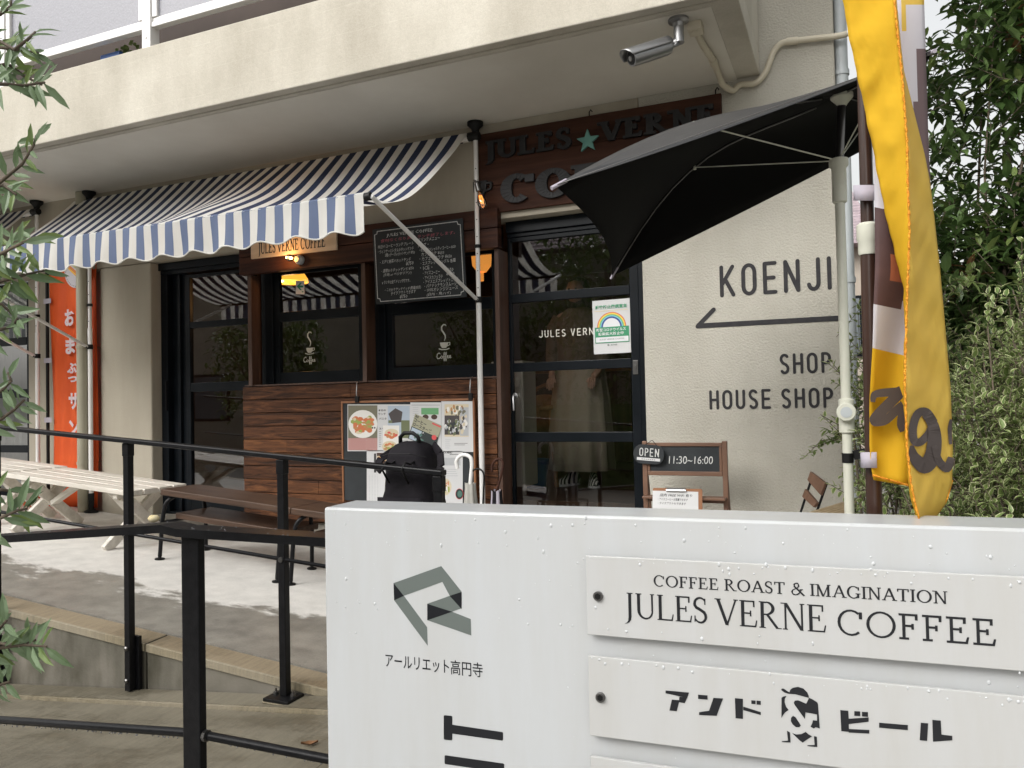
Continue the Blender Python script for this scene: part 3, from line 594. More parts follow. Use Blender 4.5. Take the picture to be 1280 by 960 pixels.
# decals on the glass
gf=Frame((-1.7,4.9435,1.9),(1,0,0),(0,0,1))
m=MB(); u0,v0=gf.px(674,423); u1,v1=gf.px(742,408); mono_text(m,gf,'JULES VERN',u0,u1,v0+.004,v1-.006,.0065,.42,.0006); u2,v2=gf.px(694,400)
m.build('door_lettering',DECAL,ed)
def coffee_decal(wd,x,y,k):   # steam curl, cup, saucer and the word Coffee, k metres per unit
    fr=Frame((0,4.9435,0),(1,0,0),(0,0,1)); cx,cz=fr.px(x,y); m=MB()
    def st(pts,wd_=.35): stroke_on(m,fr,[(cx+a*k,cz+b*k) for a,b in pts],[q*k for q in wd_] if isinstance(wd_,list) else wd_*k,.0006)
    curl=[(.1,0),(.5,.9),(.45,1.7),(-.1,2.6),(-.75,3.5),(-.75,4.5),(-.1,5.2),(.6,5.1),(.85,4.7)]
    st(curl,[.15,.3,.45,.5,.5,.45,.4,.3,.15])
    fr2=[(-1.5,-.5),(1.5,-.5),(1.3,-1.5),(.7,-2.3),(-.7,-2.3),(-1.3,-1.5)]
    poly_on(m,fr,[(cx+a*k,cz+b*k) for a,b in fr2],.0006)
    st([(1.5,-.7),(2.1,-.6),(2.1,-1.3),(1.2,-1.7)],.22); st([(-1.8,-2.5),(-.8,-2.8),(.8,-2.8),(1.8,-2.5)],.3)
    y0=-5.6; s=.85
    def w_(pts,t=.17): st([(a,y0+b) for a,b in pts],t)
    w_([(-1.5,1.5),(-1.9,1.8),(-2.5,1.4),(-2.7,.6),(-2.4,0),(-1.8,0),(-1.4,.35)],.22)
    w_(arcp(-.95,.4,.35,.42,0,360,10))
    w_([(-.6,.5),(-.2,.5),(.1,1.4),(.05,2.0),(-.15,1.6),(-.15,-.5),(-.05,-.9),(.1,-.4),(-.1,.4)])
    w_([(0,.5),(.5,.5),(.75,1.4),(.7,2.0),(.5,1.6),(.5,-.5),(.6,-.9),(.75,-.4),(.5,.4)])
    w_([(.8,.4),(1.4,.5),(1.4,.85),(1.1,.85),(1.0,.3),(1.3,0),(1.7,.2),(2.2,.5),(2.2,.85),(1.95,.85),(1.85,.3),(2.1,0),(2.5,.3)])
    return m.build('coffee_decal',DECAL,wd)
coffee_decal(w1,387,433,.0215); coffee_decal(w2,555,426,.0225)
# painted lettering on the stucco
wf=Frame((-.5,4.798,2.0),(1,0,0),(0,0,1))
m=MB()
def wl(s,xa,xb,yt,yb,wd,gap):
    xm=(xa+xb)/2; u0,_=wf.px(xa,yb); u1,_=wf.px(xb,yb); _,v1=wf.px(xm,yt); _,v0=wf.px(xm,yb); mono_text(m,wf,s,u0,u1,v0,v1,wd,gap,.0008)
for args in (('KOENJI',900,1040,326,367,.0225,.45),('SHOP',975,1039.5,441,467,.016,.42),('HOUSE SHOP',887,1042,486,511,.016,.42)):
    m=MB(); wl(*args); m.build('wall_lettering',PAINTBLACK,B)
m=MB()
P=lambda x,y: wf.px(x,y)
stroke_on(m,wf,[P(871,407.5),P(1053,397.5)],.030,.0008,round_=False); stroke_on(m,wf,[P(872,408),P(892,387)],.026,.0008)
m.build('wall_arrow',PAINTBLACK,B)
# room behind the glass
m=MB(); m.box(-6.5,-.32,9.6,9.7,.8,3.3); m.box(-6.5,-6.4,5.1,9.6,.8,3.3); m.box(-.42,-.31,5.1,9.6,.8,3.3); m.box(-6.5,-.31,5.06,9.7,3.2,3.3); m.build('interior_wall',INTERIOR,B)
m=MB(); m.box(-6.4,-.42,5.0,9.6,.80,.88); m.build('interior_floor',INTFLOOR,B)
# building pipes
m=MB(); p=[at(1046.5,y,Y=4.86) for y in (-40,118)]; m.tube([V((.015,4.86,7)),V((.015,4.86,3.0)),V((.015,4.86,.1))],.035,12)
for z in (3.4,2.2,1.2): m.lathe((.015,4.86,z),[(.041,0),(.041,.03)],14)
tag(m.build('downpipe',GREYPIPE,smooth=True,autosm=True,origin=(.015,4.86,.1)),'grey blue downpipe running down the right corner of the stucco wall','pipe')
m=MB(); X=-6.055; m.tube([(X,4.70,tz(X)),(X,4.70,3.45)],.046,16)
for z in (1.10,2.1): m.lathe((X,4.70,z),[(.051,0),(.051,.025)],16); m.box(X-.01,X+.01,4.74,4.90,z+.005,z+.02)
tag(m.build('drainpipe',DRAIN,smooth=True,autosm=True,origin=(X,4.70,tz(X))),'olive beige drainpipe in front of the orange banner','pipe')

# ================================================================== AWNINGS
PAIR=.1172
def awning(xa,xb,label,poles,seed,group,first_navy=0):
    t=thing('awning',label,'awning',((xa+xb)/2,4.72,tz(xb)),group)
    YR,ZR,YF,ZF=4.70,3.385,3.47,2.665
    nst=int(round((xb-xa)/(PAIR/2))); w_=(xb-xa)/nst; sub=2; m=MB(); rows=[]; nu=22
    for i in range(nu+1):
        u=i/nu; r=[]
        for j in range(nst*sub+1):
            x=xb-w_*j/sub; y=YR+(YF-YR)*u; s_=abs((x-xb)/(xb-xa))
            sag=.165*math.sin(math.pi*u)**.9*(1-.45*math.exp(-((s_-.42)/.13)**2)) + .05*noise.noise(V((x*1.1+seed,u*2.2,seed)))*math.sin(math.pi*u)
            z=ZR+(ZF-ZR)*u-sag
            r.append((x+.01*noise.noise(V((x*2,u*3,seed+5))),y,z))
        rows.append(r)
    m.sheet(rows,matfn=lambda i,j:((j//sub)%2)^first_navy)
    # cloth rolled back over the rear bar
    rows=[[(xb-w_*j/sub, YR+.03+.035*math.sin(a), ZR+.0+.035*math.cos(a)-.03) for j in range(nst*sub+1)] for a in [math.pi*k/5-1.2 for k in range(6)]]
    m.sheet(rows,matfn=lambda i,j:((j//sub)%2)^first_navy)
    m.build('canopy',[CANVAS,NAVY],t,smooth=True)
    # valance with scalloped hem
    sub=4; m=MB(); rows=[]; SC=PAIR*2
    for i in range(9):
        v=i/8; r=[]
        for j in range(nst*sub+1):
            x=xb-w_*j/sub; dep=.195+.013*math.cos(2*math.pi*(xb-x-.06)/SC*.93)
            wav=.012*math.sin(2*math.pi*(x)/SC*.93+1)*v+.02*noise.noise(V((x*1.4,v*.7,seed)))*v
            r.append((x,YF-.014-wav+.004*math.sin(x*31)*v,ZF+.008-dep*v+.006*noise.noise(V((x*3,0,seed)))))
        rows.append(r)
    m.sheet(rows,matfn=lambda i,j:((j//sub)%2)^first_navy)
    rows2=[[ (p[0],YF-.014+.03*k/3,ZF+.008+.012*math.sin(math.pi*k/3)) for p in rows[0]] for k in range(4)]
    m.sheet(rows2,matfn=lambda i,j:((j//sub)%2)^first_navy)
    va=m.build('valance',[CANVAS,SKYLITNAVY],t,smooth=True)
    m=MB(); m.tube([(p[0],p[1]-.002,p[2]-.003) for p in rows[-1]],.0045,6); m.build('hem',CANVAS,va,smooth=True)
    m=MB(); m.tube([(xa,YF+.005,ZF-.005),(xb+.02,YF+.005,ZF-.005)],.014,10); m.tube([(xb,YF+.005,ZF-.005),(xb+.035,YF+.005,ZF-.005)],.022,10); m.build('front_bar',BLACKPL,t,smooth=True,autosm=True)
    m=MB(); m.tube([(xa,4.735,3.36),(xb,4.735,3.36)],.02,10); m.build('rear_bar',WHITEMETAL,t,smooth=True,autosm=True)
    for x,arm_z in poles:
        zt=3.455; m=MB(); m.tube([(x,4.72,tz(x)+.16),(x,4.72,2.27)],.0185,12); m.tube([(x,4.72,2.20),(x,4.72,3.33)],.0150,12)
        po=m.build('pole',WHITEMETAL,t,smooth=True,autosm=True)
        m=MB(); m.lathe((x,4.72,tz(x)),[(.055,0),(.055,.015),(.022,.03),(.024,.16),(.02,.165)],16); m.build('foot',BLACKPL,po,smooth=True,autosm=True)
        m=MB(); m.lathe((x,4.72,3.33),[(.022,0),(.024,.06),(.03,.08),(.055,.105),(.055,.125)],18); m.tube([(x-.05,4.715,3.36),(x+.03,4.715,3.36)],.03,10); m.build('ceiling_cap',BLACKPL,po,smooth=True,autosm=True)
        m=MB()
        for k in range(8): m.lathe((x+.004,4.7215-.0165,2.33+k*.115),[(.004,0),(.004,.0012)],8,(0.2,-1,0))
        m.build('pin_holes',BLACKPL,po)
        m=MB(); m.lathe((x,4.72,arm_z-.02),[(.024,0),(.024,.04)],14); m.tube([(x,4.72,arm_z),(x,4.675,arm_z)],.012,8); m.lathe((x,4.72,arm_z+.35),[(.0225,0),(.0225,.022)],14); m.build('arm_bracket',BLACKPL,po,smooth=True,autosm=True)
        m=MB(); m.tube([(x,4.69,arm_z),(x+(.0 if x<xb-1 else -.02),YF+.005,ZF-.005)],.0125,10); m.build('arm',WHITEMETAL,t,smooth=True,autosm=True)
    return t
AWX=-2.268
awning(-6.15,-2.325,'blue and white striped awning reaching out above the cafe windows',[(AWX,2.25),(-5.985,2.11)],1.3,'striped awnings')
awning(-9.9,-6.70,'striped awning above the far left window, its right end just in frame',[(-6.655,2.06)],6.1,'striped awnings')

# ================================================================== SIGNS ON THE FRONT
t=thing('cafe_signboard','large dark wooden cafe signboard with raised letters and turquoise star','sign',(-1.45,4.78,2.85))
fr=Frame((-1.45,4.762,2.85),(1,0,0),(0,0,1))
m=MB(); m.box(-2.272,-.652,4.765,4.796,2.838,3.02); m.box(-2.272,-.652,4.763,4.795,3.022,3.205); m.box(-2.272,-.652,4.765,4.796,3.207,3.385); m.build('board',SIGNWOOD,t,bevel=.004)
m=MB()
def line(s,xa,xb,yta,yba,**k):
    u0,v0=fr.px(xa,yba); u1,_=fr.px(xb,yba); _,v1=fr.px(xa,yta); serif_text(m,fr,s,u0,u1,v0,v1,**k)
SL=dict(T=.25,t=.16,sl=.09,sh=.13,gap=.10,th=.022)
_,vt=fr.px(668,178); u0,v0=fr.px(608,203); u1,_=fr.px(715,190)
vt=fr.px(608,178)[1]
serif_text(m,fr,'JULES',u0,u1,v0+.01,vt,**SL)
LM=mat('charcoal_letters',(.006,.006,.007),(.014,.014,.016),rough=.6,scale=20); m.build('lettering',LM,t,bevel=.002); m=MB()
ua,_=fr.px(752,170); ub=.77
serif_text(m,fr,'VERNE',ua,ub,v0+.01,vt,**SL)
m.build('lettering',LM,t,bevel=.002); m=MB()
uc,vc=fr.px(627,257); ud=.66; vct=fr.px(627,221)[1]
SL2=dict(SL); SL2.update(T=.30,t=.20)
serif_text(m,fr,'COFFEE',uc,ud,vc+.005,vct,**SL2)
m.build('lettering',LM,t,bevel=.002); m=MB()
cu,cv=fr.px(601,240)
poly_on(m,fr,[(cu-.05,cv+.07),(cu+.055,cv+.07),(cu+.045,cv+.0),(cu+.02,cv-.045),(cu-.02,cv-.045),(cu-.045,cv)],.02); stroke_on(m,fr,[(cu+.05,cv+.05),(cu+.085,cv+.05),(cu+.08,cv+.01),(cu+.045,cv)],.014,.02)
m.build('cup_emblem',LM,t,bevel=.002)
m=MB(); su,sv=fr.px(735.5,177); R=.078
poly_on(m,fr,[(su+(R if i%2==0 else R*.42)*math.sin(math.pi*i/5),sv+(R if i%2==0 else R*.42)*math.cos(math.pi*i/5)) for i in range(10)],.022); m.build('star',TURQ,t,bevel=.003)
for x in (736,895):
    u,_=fr.px(x,150); m=MB(); m.tube([(-1.45+u,4.775,3.385),(-1.45+u,4.775,3.41),(-1.44+u,4.775,3.425),(-1.43+u,4.775,3.41)],.004,6); m.build('hanger',BLACKMETAL,t)

t=thing('small_name_sign','small pale wooden name sign on the beam under the awning','sign',(-3.8,4.73,2.72))
fr=Frame((-3.8,4.718,2.78),(V((-3.405,4.73,2.704+.065))-V((-4.221,4.73,2.845-.07))),(0,0,1)); fr=Frame((-3.81,4.716,2.765),(1,0,-.006),(0.006,0,1))
m=MB(); m.prism([fr.p(-.40,-.062,0),fr.p(.40,-.062,0),fr.p(.40,.075,0),fr.p(-.40,.075,0)],fr.n,.017); m.build('board',LIGHTWOOD,t,bevel=.003)
m=MB(); serif_text(m,fr,'JULES VERNE COFFEE',-.325,.30,-.032,.055,T=.17,t=.09,sl=.07,sh=.09,gap=.06,th=.001); m.build('lettering',INK,t)

# chalkboard menu
t=thing('chalkboard_menu','black chalkboard menu hung under the awning, covered in white handwriting','menu board',(-2.74,4.72,2.3))
o=V((-3.073,4.722,2.288)); fr=Frame(o,V((1,0,0.0)),V((-.030,-.012,1)))
bw,bh=.70,.515
m=MB(); m.prism([fr.p(-.012,-.012,-.001),fr.p(bw+.012,-.012,-.001),fr.p(bw+.012,bh+.012,-.001),fr.p(-.012,bh+.012,-.001)],fr.n,.016); m.build('board',BLACKBOARD,t,bevel=.003)
m=MB(); c=.03
B_=[(c,0.006),(bw-c,0.006),(bw-c+.004,.024),(bw-.006,c),(bw-.006,bh-c),(bw-.024,bh-c+.004),(bw-c,bh-.006),(c,bh-.006),(c-.004,bh-.024),(.006,bh-c),(.006,c),(.024,c-.004),(c,.006)]
stroke_on(m,fr,B_,.0055,.0004); m.build('chalk_border',CHALK,t)
m=MB(); mr=MB()
def tl(s,a,b,y,h=.026,mb=None): text_on(mb or m,fr,s,a*bw,b*bw,y*bh,y*bh+h,.0003,bold=.006,slant=random.uniform(-.05,.25),res=1,jit=.0016)
tl('JULES VERNE COFFEE',.15,.68,.885,.028)
tl('食材なくなり次第 ランチ終了します。',.08,.93,.825,.024,mr)
for s,a,b,y in (('本日のコーヒーランチプレート',.04,.46,.745),('・ウィンナーとレタスのホットサンド',.04,.46,.675),('2種のチーズのホットサンド ¥750',.12,.47,.62),('・えびと野菜のホットサンド',.06,.42,.53),('¥750',.36,.45,.475),('・週替わりホットサンド ¥750',.07,.45,.405),('(お肉 or ベジタリアン)',.09,.42,.345),('※ ランチは全てドリンク付です。',.07,.40,.245),('・こだわりサンドイッチ(数量限定)',.10,.52,.135),('テイクアウトできます',.17,.46,.085),('¥750',.27,.36,.03),
 ('・ドリンクメニュー',.49,.76,.775),('HOT・',.51,.63,.70),('・本日のスペシャルティコーヒー ¥650',.52,.93,.635),('カフェラテ ¥650',.54,.80,.575),('・カフェモカラテ ¥650',.52,.88,.515),('・エスプレッソシングル 各種',.53,.92,.455),('・ICE・',.52,.66,.39),('・アイスコーヒー',.55,.74,.32),('¥650',.80,.89,.335),('・アイスカフェラテ',.55,.77,.255),('¥650',.81,.90,.28),('・アイスエスプレッソトニック',.55,.94,.20),('・バナナシナモンスムージー',.56,.95,.145),('・100%オレンジジュース',.56,.93,.09),('(白州・角ハイ)',.58,.85,.025)):
    tl(s,a,b,y)
m.build('chalk_writing',CHALK,t); mr.build('red_chalk_writing',CHALKRED,t)

# framed notice board
t=thing('notice_board','dark notice board in a thin wooden frame hanging on the plank cladding','notice board',(-2.86,4.74,.95))
nf=Frame((-3.405,4.742,1.582),(1,0,0),(0,0,1)); NW,NH=1.075,.72
m=MB(); m.box(-3.395,-2.34,4.745,4.762,.87,1.575); m.build('backing',BLACKBOARD,t)
m=MB(); m.box(-3.41,-2.325,4.738,4.764,1.5755,1.590); m.box(-3.41,-3.3955,4.738,4.764,.86,1.575); m.box(-2.3395,-2.325,4.738,4.764,.86,1.575); m.build('frame',FRAMEWOOD,t,bevel=.002)
for px_ in (446,588):
    q=at(px_,480,Y=4.735); m=MB(); m.tube([(q.x,4.77,1.735),(q.x,4.735,1.72),(q.x-.004,4.735,1.64),(q.x,4.735,1.60)],.004,6); m.build('hook',CHROME,t,smooth=True)
    m=MB(); m.box(q.x-.016,q.x+.016,4.728,4.742,1.578,1.625); m.build('clip',BLACKPL,t,bevel=.003)
def sheet_on(fr,x0,y0,x1,y1,name,label,cat='poster',h=.001,group='flyers on the notice board',pts=None):
    """paper between photo corners on the board"""
    a=pts or [(x0,y0),(x1,y0),(x1,y1),(x0,y1)]
    q=[fr.px(*p) for p in a]
    c=[sum(v[0] for v in q)/4,sum(v[1] for v in q)/4]
    th_=thing(name,label,cat,fr.p(c[0],c[1],h),group)
    m=MB(); m.prism([fr.p(u,v,h) for u,v in q],fr.n,.0006); m.build('paper',PAPER,th_)
    def mp(s,t_):   # unit coords -> board coords (bilinear)
        u=(q[0][0]*(1-s)+q[1][0]*s)*(1-t_)+(q[3][0]*(1-s)+q[2][0]*s)*t_
        v=(q[0][1]*(1-s)+q[1][1]*s)*(1-t_)+(q[3][1]*(1-s)+q[2][1]*s)*t_
        return u,v
    return th_,mp,h
def area(mp,fr,s0,t0,s1,t1,h,mb,mi=0): poly_on(mb,fr,[mp(s0,t0),mp(s1,t0),mp(s1,t1),mp(s0,t1)],.0002,mi,h)
def disc(mp,fr,cs,ct,rs,rt,h,mb,mi=0,n=18): poly_on(mb,fr,[mp(cs+rs*math.cos(2*math.pi*k/n),ct+rt*math.sin(2*math.pi*k/n)) for k in range(n)],.0002,mi,h)
def lines_of(mp,fr,s0,s1,t0,t1,n,h,mb,mi=0):
    for k in range(n):
        t=t0+(t1-t0)*k/max(n-1,1); e=s1-(s1-s0)*random.random()*.3; area(mp,fr,s0,t-.004,e,t+.004,h,mb,mi)
pc=lambda n,c: mat('print_'+n,c,rough=.5)
PR=[pc('olive',(.16,.15,.10)),pc('pink',(.42,.22,.20)),pc('plate',(.72,.70,.66)),pc('salmon',(.55,.16,.06)),pc('leaf',(.28,.34,.08)),pc('ink',(.03,.03,.03)),pc('sky',(.40,.47,.55)),pc('house',(.06,.05,.05)),pc('grass',(.14,.16,.08)),pc('cream',(.6,.52,.36)),pc('green',(.13,.34,.15)),pc('bean',(.06,.03,.02)),pc('khaki',(.34,.33,.23)),pc('red',(.62,.08,.08)),pc('amber',(.45,.22,.08)),pc('grey',(.42,.43,.44)),pc('dark',(.02,.03,.03)),pc('teal',(.07,.16,.13))]
def speckle(mp,fr,cs,ct,rs,rt,h,mb,cols,n,sz):
    for _ in range(n):
        a=random.random()*6.28; r=random.random()**.5; disc(mp,fr,cs+rs*r*math.cos(a),ct+rt*r*math.sin(a),sz*random.uniform(.5,1.2),sz*random.uniform(.5,1.1),h,mb,random.choice(cols),7)
# salmon pasta flyer with photos
th_,mp,h=sheet_on(nf,434.5,505.5,513,564,'food_flyer','wide flyer with a round white plate of salmon, top left of the notice board')
m=MB(); area(mp,nf,.01,.02,.485,.72,h,m,0); area(mp,nf,.01,.72,.485,.98,h,m,1); h1=h+.0004
disc(mp,nf,.25,.42,.235,.30,h1,m,2,28); speckle(mp,nf,.25,.42,.16,.2,h1+.0006,m,[3,3,4,9,14],46,.05); disc(mp,nf,.41,.5,.012,.02,h1+.0009,m,5); disc(mp,nf,.445,.5,.012,.02,h1+.0009,m,5)
for s in (.31,.37,.42,.46): lines_of(mp,nf,s,s+.006,.77,.95,5,h1,m,2)
area(mp,nf,.65,.03,.99,.72,h,m,6); poly_on(m,nf,[mp(.66,.20),mp(.77,.08),mp(.88,.16),mp(.86,.38),mp(.72,.4)],.0002,7,h1); area(mp,nf,.86,.34,.99,.72,h1,m,8); area(mp,nf,.66,.34,.72,.4,h1,m,8)
area(mp,nf,.575,.45,.83,.99,h1+.0004,m,2); disc(mp,nf,.71,.62,.11,.10,h1+.0008,m,9); speckle(mp,nf,.71,.66,.09,.07,h1+.001,m,[3,13,14],14,.03); disc(mp,nf,.68,.9,.12,.12,h1+.001,m,9); speckle(mp,nf,.68,.92,.1,.08,h1+.0014,m,[3,4,14],16,.03)
for a,b,c_ in ((.50,.10,'本日の'),(.50,.18,'ランチ'),(.51,.28,'パスタ'),(.51,.49,'2名')):
    u0,v0=mp(a,b+.05); u1,v1=mp(a+.12,b); text_on(m,nf,c_,u0,u1,v0,v1,.0002,5,.02,h1)
lines_of(mp,nf,.51,.55,.58,.9,9,h1,m,5); lines_of(mp,nf,.85,.97,.78,.94,4,h1,m,5)
m.build('print',PR,th_)
# coffee leaflet and beans poster, right of it
th_,mp,h=sheet_on(nf,513,503,551.5,566,'bean_poster','white poster with a green block and two coffee beans on the notice board')
m=MB(); area(mp,nf,.36,.11,.92,.24,h,m,10); disc(mp,nf,.5,.29,.1,.05,h+.0003,m,11); disc(mp,nf,.78,.29,.1,.05,h+.0003,m,11); lines_of(mp,nf,.08,.3,.1,.3,6,h,m,15); lines_of(mp,nf,.1,.85,.72,.95,5,h,m,15); area(mp,nf,.04,.05,.96,.056,h,m,5); m.build('print',PR,th_)
th_,mp,h=sheet_on(nf,551.8,501.5,592.5,565,'photo_poster','poster with a photo of a crowded bright cafe interior, top right of the notice board')
m=MB(); area(mp,nf,.10,.06,.84,.70,h,m,9); speckle(mp,nf,.45,.18,.33,.08,h+.0003,m,[14,9,2,0],40,.05); area(mp,nf,.10,.28,.56,.66,h+.0002,m,7); speckle(mp,nf,.36,.5,.24,.15,h+.0004,m,[16,2,5,8,15],60,.045); area(mp,nf,.58,.12,.84,.68,h+.0003,m,15); speckle(mp,nf,.7,.45,.1,.2,h+.0006,m,[2,15,9,7],30,.05)
lines_of(mp,nf,.12,.3,.76,.92,5,h,m,15); lines_of(mp,nf,.4,.85,.83,.86,2,h,m,5); m.build('print',PR,th_)
# tilted coffee roasters leaflet
th_,mp,h=sheet_on(nf,0,0,0,0,'coffee_leaflet','tilted coffee roasters leaflet with a red dot, pinned above the backpack',h=.006,pts=[(519.5,517),(553,532),(544,562),(510.5,548)])
m=MB(); area(mp,nf,0,0,1,.50,h,m,12); area(mp,nf,0,.5,1,1,h,m,16); area(mp,nf,.03,.53,.40,.98,h+.0003,m,6); speckle(mp,nf,.35,.75,.25,.2,h+.0005,m,[16,15,17],24,.05); disc(mp,nf,.86,.56,.085,.10,h+.001,m,13); area(mp,nf,.66,.04,.97,.10,h+.0003,m,13)
for s,a,b,c_,d_ in (('東京',.03,.16,.03,.13),('コーヒー',.03,.48,.15,.29),('ロースターズ',.03,.72,.32,.46)):
    n0=len(m.v); q0=mp(a,d_); q1=mp(b,d_); q2=mp(a,c_)
    fr2=Frame(nf.p(q0[0],q0[1],h+.0004),nf.p(*q1)-nf.p(*q0),nf.p(*q2)-nf.p(*q0)); text_on(m,fr2,s,0,(nf.p(*q1)-nf.p(*q0)).length,0,(nf.p(*q2)-nf.p(*q0)).length,.0003,5,.03)
m.build('print',PR,th_)
# lower sheets
th_,mp,h=sheet_on(nf,458.5,563,497,640,'handwritten_menu','white sheet with a black bar, low on the notice board behind the backpack')
m=MB(); area(mp,nf,.24,.05,.31,.36,h,m,5); area(mp,nf,.33,.04,.98,.22,h,m,11); area(mp,nf,.34,.09,.68,.17,h+.0003,m,9); speckle(mp,nf,.5,.13,.14,.03,h+.0006,m,[4,14],12,.03)
for s in (.08,.17,.26,.35): lines_of(mp,nf,s,s+.03,.40,.92,24,h,m,15)
m.build('print',PR,th_)
th_,mp,h=sheet_on(nf,549,564,578.5,645,'lunch_sheet','white sheet with a round food picture and a round emblem, right of the backpack')
m=MB(); u0,v0=mp(.04,.035); u1,v1=mp(.55,.0); text_on(m,nf,'LUNCH MENU',u0,u1,v0,v1,.0002,5,.03,h); lines_of(mp,nf,.45,.9,.05,.06,1,h,m,5); area(mp,nf,.06,.1,.9,.22,h,m,15); lines_of(mp,nf,.05,.9,.28,.38,4,h,m,15)
disc(mp,nf,.26,.55,.27,.13,h,m,9); speckle(mp,nf,.26,.55,.2,.09,h+.0003,m,[3,4,14,2],26,.05); disc(mp,nf,.86,.66,.17,.085,h,m,13); disc(mp,nf,.86,.66,.155,.078,h+.0003,m,16); disc(mp,nf,.88,.66,.10,.05,h+.0006,m,17); m.build('print',PR,th_)

# infection notice on the entrance door
cf=Frame((-1.4,4.9405,2.0),(1,0,0),(0,0,1))
th_,mp,h=sheet_on(cf,0,0,0,0,'rainbow_notice','white notice with a rainbow and green band stuck on the glass door','notice',group=None,pts=[(740.3,376.5),(787,372.5),(789.3,440.5),(742.6,443)])
RB=[pc('r_red',(.62,.13,.06)),pc('r_yellow',(.78,.55,.07)),pc('r_green',(.12,.42,.17)),pc('r_cyan',(.20,.50,.60)),pc('r_navy',(.03,.07,.25)),GREENP,pc('r_white',(.70,.70,.72)),pc('r_grey',(.25,.28,.26)),pc('r_pale',(.62,.66,.68))]
m=MB(); r0=.39
for k,(r,ci) in enumerate(((.39,0),(.365,1),(.33,2),(.30,3),(.275,4),(.23,6))):
    poly_on(m,cf,[mp(.5+r*math.cos(math.pi*i/22),.51-r*math.sin(math.pi*i/22)*.72) for i in range(23)],.0002,ci,h+.0004*k)
area(mp,cf,.05,.505,.96,.68,h+.003,m,5); area(mp,cf,.05,.68,.96,.80,h+.003,m,5); area(mp,cf,.07,.69,.94,.785,h+.0034,m,6)
def ct(s,a,b,t0,t1,mi,b_=.02):
    q0=mp(a,t1); q1=mp(b,t1); q2=mp(a,t0); f2=Frame(cf.p(q0[0],q0[1],h+.0042),cf.p(*q1)-cf.p(*q0),cf.p(*q2)-cf.p(*q0)); text_on(m,f2,s,0,(cf.p(*q1)-cf.p(*q0)).length,0,(cf.p(*q2)-cf.p(*q0)).length,.0002,mi,b_)
ct('感染防止徹底宣言',.08,.93,.095,.165,5,.03); ct('新型コロナウイルス',.09,.88,.525,.585,6); ct('感染拡大防止中',.14,.82,.60,.66,6); ct('JULES VERNE COFFEE',.17,.83,.72,.755,7,.01); ct('東京都',.46,.64,.825,.855,7,.02)
disc(mp,cf,.40,.84,.03,.02,h+.003,m,7); area(mp,cf,.05,.20,.95,.204,h+.003,m,1); m.build('print',RB,th_)
# evacuation arrow sticker on the window
af=Frame((-3.9,4.9405,2.5),(1,0,0),(0,0,1))
th_,mp,h=sheet_on(af,369.8,351,380.6,367.8,'arrow_sticker','small white sticker with a green arrow on the upper window pane','sticker',group=None)
m=MB(); poly_on(m,af,[mp(.12,.42),mp(.5,.15),mp(.72,.15),mp(.45,.36),mp(.88,.36),mp(.88,.5),mp(.45,.5),mp(.72,.7),mp(.5,.7)],.0003,0,h); area(mp,af,.70,.78,.9,.86,h,m,0); m.build('print',[DOORGREEN],th_)
# ================================================================== ORANGE BANNER
X0,X1=-6.60,-6.03; zb=tz(-6.4)
t=thing('nobori_banner','tall orange cafe banner on a black pole beside the drainpipe','banner',(X0,4.775,zb))
def obz(z): return .02*math.sin(z*2.3)
m=MB(); zs=[.72+.055*i for i in range(41)]
rows=[[(X0+.035+(X1-X0)*j/16, 4.79+.012*math.sin(j*.7+z*1.5)+.008*math.sin(j*1.9-z*3), z) for j in range(17)] for z in zs]
m.sheet(rows); m.build('cloth',ORANGE,t,smooth=True,solid=.0015)
of=Frame((X0+.03,4.772,0),(1,0,0),(0,0,1))
m=MB(); kana=['お','ま','ぶ','っ','サ','ン','ド']
for y0,y1,xx,ch in ((386,408,82,'お'),(422,443,83,'ま'),(453,467,85,'ぶ'),(470,478,86,'っ'),(491,512,87,'サ'),(525,545,87,'ン')):
    a=of.px(xx-1,y1); b=of.px(xx+11,y0); text_on(m,of,ch,a[0],b[0],a[1],b[1],.001,bold=.045)
a=of.px(97,345); cu,cv=a[0]-.01,a[1]+.05
m.build('lettering',BANNERWHITE,t)
m=MB(); poly_on(m,of,[(cu+.155*math.cos(2*math.pi*k/32),cv+.155*math.sin(2*math.pi*k/32)) for k in range(32)],.001,0,0)
for k in range(40):
    aa=2*math.pi*k/40; poly_on(m,of,[(cu+.142*math.cos(aa+d)*q,cv+.142*math.sin(aa+d)*q) for d,q in ((0,1),(.07,1),(.07,.96),(0,.96))],.0006,1,.0012)
poly_on(m,of,[(cu-.12,cv+.03),(cu,cv-.06),(cu+.12,cv+.03),(cu+.12,cv+.075),(cu,cv-.01),(cu-.12,cv+.075)],.0006,2,.0012); stroke_on(m,of,[(cu-.11,cv+.03),(cu,cv-.045),(cu+.11,cv+.03)],.012,.0006,3,.002); poly_on(m,of,[(cu-.12,cv+.09),(cu,cv+.01),(cu+.12,cv+.09),(cu+.1,cv+.11),(cu-.1,cv+.11)],.0006,4,.0012)
m.build('sandwich_emblem',[BANNERWHITE,BANNERBROWN,pc('bread',(.60,.20,.04)),pc('cheese',(.75,.45,.03)),pc('lettuce',(.45,.45,.2))],t)
m=MB(); m.tube([(X0,4.775,zb),(X0,4.775,2.9)],.014,10); m.build('pole',BLACKPL,t,smooth=True,autosm=True)
for yy in (377,451,525):
    z=at(55,yy,Y=4.765).z; m=MB(); m.box(X0-.02,X0+.075,4.755,4.7565,z-.022,z+.022); m.box(X0-.02,X0-.0185,4.757,4.795,z-.022,z+.022); m.build('loop',LOOP,t)
m=MB(); m.lathe((X0,4.70,zb+.0),[(.13,0),(.13,.05),(.03,.09),(.03,.16)],20); m.build('base',ORANGE,t,smooth=True,autosm=True)

